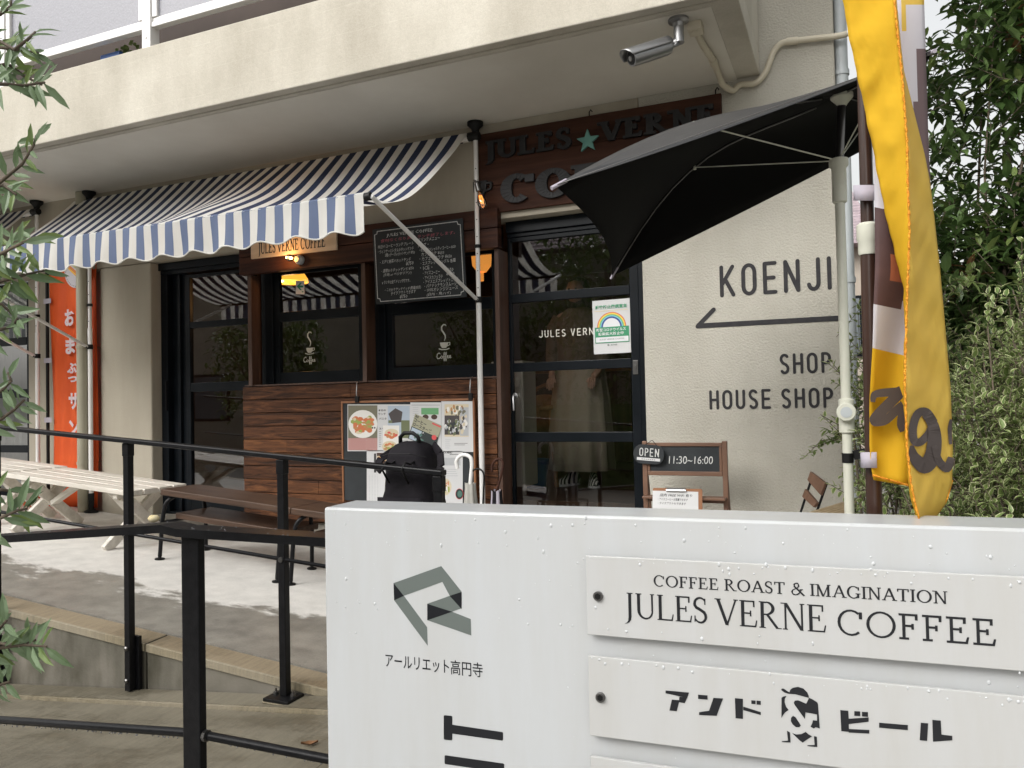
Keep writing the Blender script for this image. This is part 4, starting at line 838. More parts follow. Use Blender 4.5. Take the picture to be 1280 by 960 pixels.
# ================================================================== LAMPS
def bulb(name,label,socket,tip,r,lit,parts):
    pass
# clear bulb in a round socket on the beam
q=at(372,324,Y=4.71)
t=thing('wall_bulb','lit clear bulb in a round socket under the small name sign','lamp',(q.x,4.735,q.z))
m=MB(); m.lathe((q.x+.012,4.736,q.z-.005),[(.034,0),(.034,.03),(.030,.034),(.022,.05)],18,(-.1,-1,0)); m.build('socket',GREYPIPE,t,smooth=True,autosm=True)
ax=V((-.62,-.75,.1)).normalized(); s0=V((q.x+.008,4.70,q.z-.002))
m=MB(); m.lathe(s0,[(.012,0),(.014,.015),(.026,.045),(.028,.06),(.02,.08),(.006,.087)],16,ax); m.build('glass_bulb',BULBGLASS,t,smooth=True)
m=MB(); m.lathe(s0+ax*.05,[(.006,-.01),(.011,0),(.006,.01)],10,ax); m.build('filament',GLOW,t)
pl=bpy.data.lights.new('bulb_light','POINT'); pl.energy=1.6; pl.color=(1,.5,.17); pl.shadow_soft_size=.02; po=bpy.data.objects.new('bulb_light',pl); COL.objects.link(po); po.location=s0+ax*.11-V((q.x,4.735,q.z)); po.parent=t
# edison bulb by the pole
a=at(596,229,Y=4.62); b=at(605,262,Y=4.62)
t=thing('edison_bulb','clear Edison bulb with a glowing filament, clamped at the top of the awning pole','lamp',a)
d=(b-a).normalized()
m=MB(); m.lathe(a,[(.014,0),(.018,.004),(.018,.055),(.013,.06)],14,d); m.tube([a+V((-.0,0,.0)),a+V((-.02,0,.02)),a+V((0,.05,.012)),V((AWX+.02,4.70,a.z+.01))],.008,8); m.build('socket',STEEL,t,smooth=True,autosm=True)
m=MB(); m.lathe(a+d*.06,[(.012,0),(.016,.02),(.03,.062),(.033,.085),(.026,.108),(.008,.12)],18,d); m.build('glass_bulb',BULBGLASS,t,smooth=True)
m=MB()
for k in range(5):
    e=V((math.cos(k*1.26),math.sin(k*1.26),0))*.008; m.tube([a+d*.085+e,a+d*.115+e*1.6,a+d*.145+e],.0011,5)
m.build('filament',FILAMENT,t)
# amber pendant inside the window
q=at(361,345,Y=5.55)
t=thing('amber_pendant_lamp','amber glass pendant lamp glowing behind the upper window pane','lamp',(q.x,5.55,q.z))
m=MB(); m.lathe((q.x,5.55,q.z-.055),[(.17,0),(.165,.03),(.12,.10),(.05,.15),(.03,.16)],26); m.build('shade',AMBER,t,smooth=True,autosm=True)
m=MB(); m.lathe((q.x-.01,5.44,q.z-.045),[(.01,-.03),(.035,-.015),(.04,.01),(.02,.04)],14); m.build('bulb',GLOW,t,smooth=True)
m=MB(); m.tube([(q.x,5.55,q.z+.10),(q.x,5.55,3.2)],.006,6); m.build('cord',BLACKPL,t)
pl=bpy.data.lights.new('pendant_light','POINT'); pl.energy=3; pl.color=(1,.5,.18); pl.shadow_soft_size=.05; po=bpy.data.objects.new('pendant_light',pl); COL.objects.link(po); po.location=(-.0,-.0,-.2); po.parent=t
# cone lamp behind the pole
q=at(602,326,Y=5.25)
t=thing('cone_lamp','orange glowing cone lamp behind the awning pole, beside the chalkboard','lamp',(q.x,5.25,q.z))
m=MB(); m.lathe((q.x,5.25,q.z-.085),[(.035,0),(.075,.05),(.085,.165)],8); m.build('shade',CONESHADE,t)
m=MB(); m.lathe((q.x-.015,5.25,q.z-.15),[(.028,0),(.028,.06)],10); m.build('lamp_neck',CONESHADE,t)
m=MB(); m.tube([(q.x,5.25,q.z+.08),(q.x,5.25,3.2)],.006,6); m.build('cord',BLACKPL,t)
pl=bpy.data.lights.new('cone_light','POINT'); pl.energy=.6; pl.color=(1,.5,.2); pl.shadow_soft_size=.05; po=bpy.data.objects.new('cone_light',pl); COL.objects.link(po); po.location=(0,.1,-.3); po.parent=t

# ================================================================== BENCHES
TILT=math.atan(.082)
t=thing('white_bench','white slatted bench on crossed legs next to the brown bench','bench',(-5.22,4.12,tz(-5.22)),'white slatted benches',rot=(0,TILT,0))
L,H=1.30,.43
for k in range(4):
    y=-.195+.13*k; m=MB(); m.box(-L/2,L/2,y-.058,y+.058,H-.035,H); m.build('slat',WHITEPAINT,t,bevel=.004)
for s in (-1,1):
    x=s*(L/2-.17)
    m=MB(); m.bar((x-.018,-.26,0),(x-.018,.16,H-.07),.034,.075,(0,0,1)); m.build('leg',WHITEPAINT,t,bevel=.003)
    m=MB(); m.bar((x+.018,.26,0),(x+.018,-.16,H-.07),.034,.075,(0,0,1)); m.build('leg',WHITEPAINT,t,bevel=.003)
    m=MB(); m.box(x-.02,x+.02,-.22,.22,H-.075,H-.037); m.build('cross_bar',WHITEPAINT,t,bevel=.003)
    m=MB(); m.bar((x-.05*s,0,.20),(x-.36*s,0,H-.04),.034,.06,(0,1,0)); m.build('brace',WHITEPAINT,t,bevel=.003)
dup(t,(-6.55,4.16,tz(-6.55)),'white slatted bench at the left edge, beyond the other white bench',rot=(0,TILT,0))
t=thing('brown_bench','two tier brown wooden bench with curved black legs between white bench and handrail post','bench',(-3.79,4.10,tz(-3.79)),'brown two tier benches',rot=(0,TILT,0))
L,H=1.0,.47
m=MB(); m.box(-L/2-.03,L/2+.06,-.20,.12,H-.042,H); m.build('seat',BENCHW,t,bevel=.006)
m=MB(); m.box(-L/2+.03,L/2-.02,-.12,.20,.265,.305); m.build('shelf',BENCHW,t,bevel=.006)
for s in (-1,1):
    x=s*(L/2-.005)
    for yy,b in ((-.21,1),(.19,-1)):
        m=MB()
        if b==1: pts=[(x,yy,.02),(x,yy+.005,.25),(x,yy+.02,.36)]+[(x-s*(0)+.0,yy+.02+.07*(1-math.cos(a)),.36+.065*math.sin(a)) for a in (.4,.8,1.2,1.57)]+[(x,yy+.16,H-.048)]
        else: pts=[(x-s*.03,yy-.02,.02),(x-s*.03,yy-.04,.264),(x-s*.03,yy-.08,H-.045)]
        if b==1: pts=[(p[0]+ (0 if i<3 else s*-.012*(i-2)),p[1],p[2]) for i,p in enumerate(pts)]
        m.tube(pts,.0135,10); lg=m.build('leg',BLACKMETAL,t,smooth=True,autosm=True)
        m=MB(); m.lathe((pts[0][0],pts[0][1],0),[(.032,0),(.032,.007),(.012,.014),(.008,.022)],14); m.build('foot',BLACKPL,lg,smooth=True,autosm=True)
    m=MB(); m.tube([(x,-.19,.25),(x-s*.03,.15,.25)],.010,8); m.build('cross_bar',BLACKMETAL,t,smooth=True)
dup(t,(-2.70,4.10,tz(-2.70)),'two tier brown bench mostly hidden by the white sign board, curved leg showing',rot=(0,TILT,0))

# ================================================================== RAILINGS
t=thing('ramp_handrail','black steel handrail along the kerb between the ramp and the cafe walkway','railing',(-2.9,2.66,0),'ramp railings')
def rz(x): return 1.413-.0738*(x+3.148)
RY=2.66
m=MB(); pts=[(x,RY,rz(x)) for x in (-7.2,-5.5,-4.0,-3.1,-2.2,-1.55)]+[(-1.48,RY,rz(-1.48)-.004),(-1.452,RY,rz(-1.45)-.02),(-1.445,RY,rz(-1.45)-.06)]
m.bar((-7.2,RY,rz(-7.2)),(-1.44,RY,rz(-1.44)),.045,.022); m.build('top_rail',BLACKMETAL,t,bevel=.005)
m=MB(); m.tube([(x,RY,rz(x)-.435) for x in (-7.2,-4,-1.47)],.0085,8); m.build('lower_rod',BLACKMETAL,t,smooth=True)
for x,zb in ((-5.2,None),(-4.10,None),(-3.143,lz(-3.1)+.017),(-2.222,lz(-2.2)+.032),(-1.465,LZ+.0)):
    if zb is None: zb=lz(x)+.017
    m=MB(); yv=RY+ (.0 if x>-2.5 else .012); m.box(x-.0175,x+.0175,yv-.012,yv+.021,zb,rz(x)-.0125); m.box(x-.020,x+.020,yv-.0145,yv+.023,rz(x)-.075,rz(x)-.0135); po=m.build('post',BLACKMETAL,t,bevel=.003)
    m=MB()
    if x>-2.5: m.box(x-.065,x+.065,RY-.06,RY+.045,zb-.014,zb-.0005); m.box(x-.068,x+.068,RY-.063,RY+.048,zb-.02,zb-.0145,1)
    else: m.box(x-.038,x+.038,yv+.022,2.712,zb+.0,zb+.25)
    m.build('base_plate',[BLACKMETAL,EDGE],po,bevel=.002)
    m=MB()
    for a,b in ((-.045,.02),(.045,.02)) if x>-2.5 else ((-.0,.05),(-.0,.20)):
        if x>-2.5: m.lathe((x+a,RY+b-.02,zb),[(.012,0),(.012,.01),(.005,.012),(.005,.022)],6)
        else: m.lathe((x,yv-.0125,zb+b),[(.011,0),(.011,.008),(.005,.012)],6,(0,-1,0))
    m.build('bolt',STEEL,po)
    m=MB(); m.lathe((x,RY-.012,rz(x)-.435),[(.012,0),(.012,.006)],8,(0,-1,0)); m.build('rod_cap',STEEL,po)
t=thing('near_handrail','black handrail nearest the viewer with a thick square post left of the sign board','railing',(-1.625,1.6,LZ),'ramp railings')
def r2(x): return 1.222-.0 if x>=-1.68 else 1.232+.093*(x+1.70)
m=MB(); m.bar((-1.66,1.6,1.222),(-.2,1.6,1.222),.075,.022); m.hexa([(-4.6,1.5625,r2(-4.6)-.011),(-1.72,1.5625,r2(-1.72)-.011),(-1.72,1.6375,r2(-1.72)-.011),(-4.6,1.6375,r2(-4.6)-.011),(-4.6,1.5625,r2(-4.6)+.011),(-1.72,1.5625,r2(-1.72)+.011),(-1.72,1.6375,r2(-1.72)+.011),(-4.6,1.6375,r2(-4.6)+.011)])
m.hexa([(-1.7199,1.5625,r2(-1.72)-.011),(-1.6601,1.5625,1.211),(-1.6601,1.6375,1.211),(-1.7199,1.6375,r2(-1.72)-.011),(-1.7199,1.5625,r2(-1.72)+.011),(-1.6601,1.5625,1.233),(-1.6601,1.6375,1.233),(-1.7199,1.6375,r2(-1.72)+.011)])
m.build('top_rail',BLACKMETAL,t)
m=MB(); m.tube([(-4.6,1.6,.679+.096*(-4.6+1.66)),(-1.70,1.6,.676),(-1.63,1.6,.681),(-.2,1.6,.684)],.0115,10); m.build('lower_rod',BLACKMETAL,t,smooth=True)
for x in (-1.626,-.35,-3.1):
    m=MB(); m.box(x-.037,x+.025,1.580,1.605,lz(x)+.001 if x<-1.65 else LZ+.001,(1.2105 if x>-2 else r2(x)-.0115)); po=m.build('post',BLACKMETAL,t,bevel=.004)
    m=MB(); m.lathe((x+.0255,1.596,.683),[(.016,0),(.016,.01)],8,(1,0,0)); m.build('rod_cap',STEEL,po)
m=MB(); random.seed(5)
for k in range(110):
    x=random.uniform(-2.5,-.9); zz=(.679+.096*(x+1.66) if x<-1.68 else .683)-.0125; m.lathe((x,1.6+random.uniform(-.004,.004),zz),[(.0016,0),(.0022,-.002),(.0007,-.0042)],6)
for k in range(55):
    x=random.uniform(-2.4,-1.0); zz=(r2(x) if x<-1.72 else 1.222)+.0112; r=random.uniform(.001,.0028); m.lathe((x,1.6+random.uniform(-.036,.036),zz),[(r,0),(r*.7,r*.4),(r*.1,r*.55)],6)
m.build('raindrops',mat('rail_drop',(.22,.22,.23),rough=.1),t,kind='stuff',smooth=True)
m=MB(); q=at(215,651,Z=1.235)
m.lathe((q.x,1.60,1.2395),[(.002,0),(.012,.004),(.016,.012),(.010,.02)],9); tag(m.build('fallen_petal',mat('petal',(.62,.50,.25),(.7,.62,.42),rough=.7,scale=60),smooth=True,origin=(q.x,1.60,1.239)),'small pale yellow petal lying on the near handrail','petal')

# ================================================================== FOREGROUND SIGN
SA=math.radians(3.3); so_=V((-.9640,1.278,1.351)); ux=V((math.cos(SA),math.sin(SA),0)); sf=Frame(so_,ux,(0,0,1)); sn=sf.n
t=thing('sign_board','large white foreground sign board with building logo and name plates','sign',sf.p(.65,-1.35,-.06))
def sbox(m,fr,u0,u1,v0,v1,h0,h1,mi=0):
    m.hexa([fr.p(u0,v0,h1),fr.p(u1,v0,h1),fr.p(u1,v0,h0),fr.p(u0,v0,h0),fr.p(u0,v1,h1),fr.p(u1,v1,h1),fr.p(u1,v1,h0),fr.p(u0,v1,h0)],mi)
SW=1.78
m=MB(); sbox(m,sf,0,SW,-1.349,0,-.118,0); m.build('panel',SIGNWHITE,t,bevel=.0045)
pf=lambda h: Frame(sf.p(0,0,h),sf.ux,sf.uy)
K6=lambda x,y:(400+x*.3543,620+y*.3543)
def trace(m,fr,pts,conv,th=.0006,mi=0,h0=0): poly_on(m,fr,[fr.px(*conv(*p)) for p in pts],th,mi,h0)
m=MB(); G=0; D=1
for pts in ([(260,307),(428,247),(432,303),(296,352)],[(428,247),(500,338),(458,352),(432,303)],[(262,368),(296,352),(378,463),(380,528)],[(458,352),(500,396),(466,408),(379,380)],[(466,408),(532,434),(534,492),(379,438)]): trace(m,sf,pts,K6,.0004,G)
for pts in ([(260,307),(296,352),(262,368)],[(458,352),(500,338),(500,398)],[(379,380),(466,408),(379,438)]): trace(m,sf,pts,K6,.0007,D)
m.build('logo',[LOGOGREY,INK],t)
m=MB()
for s,(xa,ya),(xb,yb) in (('アールリエット',(232,606),(455,568)),('高円寺',(462,630),(574,588))):
    u0,_=sf.px(*K6(xa,ya)); u1,_=sf.px(*K6(xb,yb)); _,v0=sf.px(*K6((xa+xb)/2,(615 if xa<400 else 635))); _,v1=sf.px(*K6((xa+xb)/2,(568 if xa<400 else 583)))
    text_on(m,sf,s,u0,u1,v0,v1,.0005,bold=.004,res=4)
m.build('logo_name',INK,t)
m=MB()
def rounded(pts,r=5,n=4):
    out=[]; k=len(pts)
    for i in range(k):
        p0,p1,p2=V(pts[i-1]),V(pts[i]),V(pts[(i+1)%k]); a=(p0-p1).normalized()*r; b=(p2-p1).normalized()*r
        for j in range(n+1):
            s=j/n; out.append(tuple(p1+a*(1-s)**2+b*s**2))
    return out
trace(m,sf,rounded([(437,773),(467,776),(467,862),(437,859)]),K6); trace(m,sf,rounded([(462,806),(646,833),(646,863),(462,837)]),K6); m.build('large_letter',INK,t); m=MB(); trace(m,sf,rounded([(440,914),(650,944),(650,975),(440,945)]),K6); m.build('large_letter',INK,t); m=MB()
trace(m,sf,rounded([(437,1060),(467,1063),(467,1150),(437,1147)]),K6)
m.build('large_letter',INK,t)
def plate(v0,v1):
    m=MB(); sbox(m,sf,.5385,1.262,v0,v1,.011,.018); p=m.build('name_plate',PLATEWHITE,t,bevel=.0012)
    vm=(v0+v1)/2
    for u in (.5595,1.241):
        m=MB(); m.lathe(sf.p(u,vm,.0),[(.0075,0),(.0075,.0108)],14,sn); m.lathe(sf.p(u,vm,.0182),[(.0085,0),(.0085,.004),(.0075,.005)],18,sn); m.lathe(sf.p(u,vm,.0233),[(.0055,0),(.0055,.0005)],6,sn,1); m.build('bolt',[STEEL,BLACKPL],p,smooth=False)
    return p
p1=plate(-.202,-.0665); p2=plate(-.374,-.238); p3=plate(-.5455,-.4095); p4=plate(-.717,-.581)
K7=lambda x,y:(720+x*.4375,660+y*.4375)
f1=pf(.0182)
m=MB()
def ln(s,a,b,c,**k):
    u0,v0=f1.px(*K7(*a)); u1,v1=f1.px(*K7(*b)); _,vt=f1.px(*K7(*c)); v=(v0+v1)/2; serif_text(m,f1,s,u0,u1,v,v+(vt-v0),th=.0004,**k)
ln('COFFEE ROAST & IMAGINATION',(222,163),(1062,221),(222,131),T=.14,t=.075,sl=.085,sh=.065,gap=.09)
m.build('lettering',INK,p1); m=MB()
ln('JULES VERNE',(137,254),(717,300),(137,183),T=.115,t=.055,sl=.055,sh=.035,gap=.02,space=.26)
m.build('lettering',INK,p1); m=MB()
ln('COFFEE',(748,305),(1203,337),(748,233),T=.095,t=.085,sl=.10,sh=.085,gap=.10)
m.build('lettering',INK,p1)
m=MB()
for pts in ([(256,464),(323,470),(318,485),(256,472)],[(296,482),(318,484),(311,500),(293,497)],[(274,490),(296,492),(288,523),(267,521)],
  [(349,476),(376,478),(376,490),(349,488)],[(393,485),(420,487),(402,536),(352,534),(352,526),(380,522)],
  [(454,486),(477,488),(477,545),(456,543)],[(478,510),(528,526),(528,534),(478,520)],[(501,492),(513,493),(513,503),(501,502)],[(516,493),(528,494),(528,505),(516,504)],
  [(755,520),(778,522),(780,582),(758,580)],[(778,545),(836,541),(836,553),(778,560)],[(779,574),(838,577),(838,587),(779,584)],[(795,523),(812,524),(812,537),(795,536)],[(817,525),(834,526),(834,539),(817,538)],
  [(866,556),(948,563),(948,577),(866,570)],[(985,556),(1006,558),(1003,608),(982,606)],[(1018,548),(1042,550),(1044,590),(1075,594),(1075,606),(1020,610)]):
    trace(m,f1,pts,K7)
KA=lambda x,y:(940+x*.13544,820+y*.13544)
for pts in ([(268,312),(275,300),(292,300),(318,318),(345,335),(352,312),(375,294),(425,284),(475,300),(510,335),(523,365),(524,385),(400,352),(335,347),(300,336)],
  [(272,385),(292,372),(318,368),(302,395),(300,425),(316,470),(338,497),(305,520),(285,545),(272,570)],
  [(385,430),(395,412),(425,408),(455,420),(500,440),(527,385),(560,400),(600,425),(608,440),(616,540),(598,538),(494,518),(488,580),(430,500),(395,452)],
  [(600,540),(616,540),(626,668),(588,655),(570,668),(540,650),(556,620),(562,592),(600,596)],
  [(360,570),(378,552),(400,562),(432,610),(450,640),(436,656),(405,655),(375,630),(358,600)],
  [(372,712),(410,724),(455,720),(496,700),(525,725),(553,740),(510,768),(468,798),(440,778)],
  [(323,690),(350,704),(356,797),(336,795),(332,780)],[(276,786),(336,780),(340,796),(276,792)],
  [(572,740),(598,744),(603,838),(582,836),(578,822)],[(512,824),(580,820),(584,838),(512,830)]): trace(m,f1,pts,KA)
m.build('lettering',INK,p2)
m=MB(); random.seed(11)
def drop(u,v,h,r):
    c=sf.p(u,v,h); n=10; vs_=[]; fs_=[]
    ring0=[(math.cos(2*math.pi*k/n),math.sin(2*math.pi*k/n)) for k in range(n)]
    ex=random.uniform(.85,1.7)
    for q,hh in ((1,0),(.8,.35),(.4,.55)):
        for a,b in ring0: vs_.append(c+sf.ux*(a*r*q)+sf.uy*(b*r*q*ex)+sn*(hh*r))
    for i in range(2):
        for k in range(n): k2=(k+1)%n; fs_.append((i*n+k,i*n+k2,(i+1)*n+k2,(i+1)*n+k))
    fs_.append(tuple(2*n+k for k in range(n))); m.add(vs_,fs_)
for _ in range(230):
    u=random.uniform(.01,1.3); v=-abs(random.gauss(0,.16))-.004; r=random.choice((.0009,.0012,.0015,.002,.0026))
    if .535<u<1.265 and any(a-.004<v<b+.004 for a,b in ((-.202,-.0665),(-.374,-.238),(-.5455,-.4095))): h=.0181
    else: h=.0001
    if (.13<u<.36 and v<-.09) or (h>.01 and .58<u<1.2 and (-.18<v<-.085 or -.35<v<-.26)): continue
    drop(u,v,h,r)
for _ in range(60):
    vv=random.choice((-.0665,-.238)); drop(random.uniform(.545,1.25),vv-abs(random.gauss(0,.006))-.003,.0181,random.choice((.001,.0016,.0024)))
m.build('raindrops',DROPLET,t,smooth=True,kind='stuff')

# ================================================================== YELLOW BANNER
DY=1.27    # metres from the camera along the view
def bp(x,y,off=0): r=ray(x,y); return CAM+r*(DY+off)
t=thing('yellow_banner','yellow brown and white cloth banner twisted on a brown pole by the right wall','banner',(bp(1093,640,.05).x,bp(1093,640,.05).y,0))
pa,pb,pc_=bp(1081,150,.10),bp(1085,300,.10),bp(1093,640,.10)
m=MB(); m.tube([pa+(pa-pb)*1.4,pa,pb],.0112,14); m.tube([pb,pc_,pc_+(pc_-pb)*.4,V((pc_.x+.03,pc_.y,0.0))],.0132,14); po=m.build('pole',BROWNPOLE,t,smooth=True,autosm=True)
d=(pc_-pb).normalized(); m=MB(); m.lathe(pb-d*.03,[(.014,0),(.0185,.004),(.0185,.03),(.0165,.033),(.0165,.052),(.015,.056)],22,d)
for k in range(12): a=2*math.pi*k/12; m.box(0,0,0,0,0,0) if False else None
m.build('joint_collar',CREAMPLASTIC,po,smooth=True,autosm=True)
def interp(tab,y):
    for (y0,x0),(y1,x1) in zip(tab,tab[1:]):
        if y<=y1: return x0+(x1-x0)*(y-y0)/(y1-y0)
    return tab[-1][1]
LF=[(-60,1046),(0,1053),(60,1064),(105,1074),(190,1092),(240,1101),(290,1112),(330,1122),(360,1129),(400,1131),(480,1129),(560,1132),(600,1135),(630,1140),(655,1147)]
SE=[(-60,1114),(0,1118),(30,1121),(70,1125),(110,1129),(180,1134),(240,1135),(290,1137),(340,1135),(400,1133),(480,1131),(560,1134),(600,1138),(630,1144),(655,1151)]
RT=[(-60,1118),(0,1121),(60,1127),(85,1130),(130,1141),(190,1156),(220,1162),(260,1167),(333,1175),(400,1181),(480,1188),(560,1191),(600,1190),(625,1183),(640,1172),(655,1155)]
ys=list(range(-60,655,5))+[655]
rows=[]
def crease(a,b_):
    q=noise.noise(V((a*.055+b_*.020,b_*.012-a*.01,4.2))); q2=noise.noise(V((a*.16+b_*.05,b_*.03,9.1)))
    return .0045*(1-abs(q)*2.2)*(1 if a>0 else 1)+.0022*q2
for y in ys:
    a,b,c=interp(LF,y),interp(SE,y),interp(RT,y); wv=1.3*math.sin(y*.11)+.8*math.sin(y*.23)
    b+=.5*math.sin(y*.55); r=[]
    for j in range(11): s=j/10; x_=a+(b-a)*s+(wv*.4 if j<4 else 0); r.append(bp(x_,y,.045-.055*s+.004*math.sin(y*.05+s*4)-crease(x_,y)*(1-s**4)))
    for j in range(1,15): s=j/14; r.append(bp(b+(c-b)*s,y+4*s,-.01+.065*s+.004*math.sin(y*.09-s*4)-crease(b+(c-b)*s,y)*min(1,s*6)))
    rows.append(r)
m=MB(); m.sheet(rows,matfn=lambda i,j: 0 if j<10 else 1)
m.build('cloth',[YELLOW,YELLOWDULL],t,smooth=True,solid=.0006)
# back fold of the cloth, hanging from the pole
LB=[(-60,1086),(100,1087),(240,1093),(330,1094),(380,1092),(430,1091),(500,1087),(560,1087),(590,1090),(596,1092)]
RB2=[(-60,1153),(0,1155),(190,1161),(260,1165),(333,1172),(420,1150),(560,1145),(600,1142),(606,1140)]
ysb=list(range(-60,600,11))+[600]; rows=[]
for y in ysb:
    a=interp(LB,y); b=interp(RB2,y); r=[]
    for j in range(13): s=j/12; r.append(bp(a+(b-a)*s,y+ (9*s if y>560 else 0)+(14*s if 240<y<440 else 0),.068+.012*math.sin(s*5+y*.012)+.012*s))
    rows.append(r)
def bm(i,j):
    y=ysb[i]; x=j/12
    if y<20+ (10 if x<.6 else -16) and x>.5: return 1
    if y<110-70*(x-.4)+40 and y<130: return 0 if not(y>60 and x>.75) else 2
    if y<250: return 2 if x>.45 else 0
    if y<374-10*x: return 5 if (305<y<345 and .2<x<.5) else 3
    if y<428: return 0
    return 4
m=MB(); m.sheet(rows,matfn=bm); m.build('back_fold',[BANNERWHITE,YELLOWDULL,BANNERMAUVE,BANNERBROWN,YELLOW,BANNERORANGE],t,smooth=True,solid=.0006)
def path_tube(m,tab,off,y0,y1,r,step=4,amp=.6):
    pts=[]; y=y0
    while y<y1: pts.append(bp(interp(tab,y)+amp*math.sin(y*.55),y,off)); y+=step
    m.tube(pts,[r*(1+.35*math.sin(i*1.9)) for i in range(len(pts))],6)
m=MB(); path_tube(m,SE,-.0135,-40,652,0.0017)
pts=[bp(interp(RT,y),y,.055) for y in range(600,656,6)]; m.tube(pts,.002,6)
m.tube([bp(1091+ (1140-1091)*s,594+14*s,.066) for s in [k/10 for k in range(11)]],.0022,6)
m.build('hem_stitching',ORANGESTITCH,t,smooth=True)
# brush written letters
KB=lambda x,y:(1020+x*.2708,420+y*.2708)
def brush(m,pts,ws,offf):
    P_=[KB(*p) for p in pts]; n=len(P_)
    # smooth path
    Q=[];W_=[]
    for i in range(n-1):
        p0=V(P_[max(i-1,0)]);p1=V(P_[i]);p2=V(P_[i+1]);p3=V(P_[min(i+2,n-1)])
        for k in range(6):
            s=k/6; Q.append(.5*((2*p1)+(p2-p0)*s+(2*p0-5*p1+4*p2-p3)*s*s+(3*p1-p0-3*p2+p3)*s**3)); W_.append(ws[i]+(ws[i+1]-ws[i])*s)
    Q.append(V(P_[-1])); W_.append(ws[-1]); Lr=[];Rr=[]
    for i,q in enumerate(Q):
        dd=(Q[min(i+1,len(Q)-1)]-Q[max(i-1,0)]).normalized(); nn=V((-dd.y,dd.x))*W_[i]*.2708*.74; Lr.append(q+nn); Rr.append(q-nn)
    def clampx(p): return p
    m.sheet([[bp(a.x,a.y,offf(a)) , bp(b.x,b.y,offf(b))] for a,b in zip(Lr,Rr)])
def off_front(p):
    b=interp(SE,p.y); c=interp(RT,p.y); s=max(0,min(1,(p.x-b)/(c-b))); return -.0125+.065*s+.004*math.sin(p.y*.09-s*4)-crease(p.x,p.y)*min(1,s*6)-.0016
m=MB()
brush(m,[(262,305),(270,272),(310,262),(370,258),(392,252)],[14,22,26,28,30],lambda p:.057)
brush(m,[(388,262),(350,300),(305,345),(270,385),(285,402)],[34,34,34,32,26],lambda p:.0565)
brush(m,[(275,398),(320,390),(370,345),(405,322)],[26,26,28,34],lambda p:.056)
brush(m,[(408,325),(396,360),(392,410),(402,440)],[20,24,24,18],lambda p:.0555)
brush(m,[(545,400),(510,352),(470,360),(448,420),(452,480),(480,490),(520,450),(545,400)],[26,26,26,26,26,24,24,28],off_front)
brush(m,[(505,360),(540,410),(548,480),(535,560),(500,600),(455,560),(442,505)],[24,34,44,50,48,34,10],off_front)
brush(m,[(545,505),(570,580),(605,608),(625,560)],[18,24,30,20],off_front)
brush(m,[(624,385),(618,430),(622,500)],[8,14,10],off_front)
m.build('brush_lettering',GLYPH,t)
for y,xa in ((241,1067),(575,1076)):
    c=bp(1084 if y<300 else 1090,y,.10); m=MB()
    hw=.0135; xr=1101 if y<300 else 1096
    arc=[bp(xr,y,.07),bp((xa+xr)/2,y,.077),bp(xa+3,y,.083),bp(xa,y,.092),bp(xa+3,y,.108),bp((xa+xr)/2,y,.118)]
    m.sheet([[p+V((0,0,hw)) for p in arc],[p-V((0,0,hw)) for p in arc]]); m.build('loop',LOOP,t,smooth=True,solid=.001)

# ================================================================== PARASOL
PX,PY=at(1057.5,500,Y=3.15).x,3.15
t=thing('parasol','black square parasol with wet fabric tilted over the entrance','parasol',(PX,PY,LZ))
apex=at(1052,116,Y=PY)
m=MB(); m.tube([(PX,PY,LZ-.1),(PX,PY,at(1055,240,Y=PY).z)],.0175,16); m.build('pole',CREAMPLASTIC,t,smooth=True,autosm=True)
zj=at(1055,200,Y=PY).z; m=MB(); m.lathe((PX,PY,zj-.16),[(.021,0),(.026,.005),(.026,.13),(.034,.14),(.034,.165),(.02,.17)],18); m.build('runner',CREAMPLASTIC,t,smooth=True,autosm=True)
m=MB(); m.tube([(PX,PY,zj-.05),apex+V((.0,0,-.012))],.0155,12); m.build('upper_pole',STEEL,t,smooth=True,autosm=True)
m=MB(); m.lathe(apex+V((0,0,-.05)),[(.016,0),(.022,.01),(.04,.03),(.04,.045)],16); m.build('hub',CREAMPLASTIC,t,smooth=True,autosm=True)
zk=at(1060,515,Y=PY).z; m=MB(); m.lathe((PX,PY,zk-.075),[(.027,0),(.027,.12),(.0225,.125)],16); kn=m.build('tilt_joint',CREAMPLASTIC,t,smooth=True,autosm=True)
m=MB(); m.lathe((PX,PY-.026,zk),[(.034,0),(.034,.022),(.03,.026)],20,(0,-1,0)); m.lathe((PX,PY-.0525,zk),[(.02,0),(.02,.002)],20,(0,-1,0),1); m.build('knob',[CREAMPLASTIC,GREYPIPE],kn,smooth=True,autosm=True)
A=at(693,232,Y=2.25); Bc=at(765,345,Y=3.85); Cc=at(1166,63,Y=2.55); Dc=at(1120,166,Y=4.25)
cor=[A,Cc,Dc,Bc]
BUL={tuple(A):.06,tuple(Cc):.02,tuple(Dc):.05,tuple(Bc):.17}
def rib(P,u,b=None):
    b=BUL[tuple(P)] if b is None else b
    return apex+(P-apex)*u+V((0,0,1))*(b*(math.sin(math.pi*u**1.25))*(P-apex).length/1.2)
cs=MB()
for (P,Q,sag) in ((A,Cc,.0),(Cc,Dc,.05),(Dc,Bc,.02),(Bc,A,.055)):
    rows=[]
    for i in range(15):
        u=i/14; r=[]
        p,q=rib(P,u),rib(Q,u)
        for j in range(17):
            v=j/16; c=p+(q-p)*v; k=4*v*(1-v)
            c=c+(apex-c)*(sag*k*u*1.0)-V((0,0,1))*(.035*k*u*(1-u*.6)); r.append(c)
        rows.append(r)
    cs.sheet(rows)
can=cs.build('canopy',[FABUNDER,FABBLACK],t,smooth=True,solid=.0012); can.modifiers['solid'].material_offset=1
dn=V((0,0,-.008))
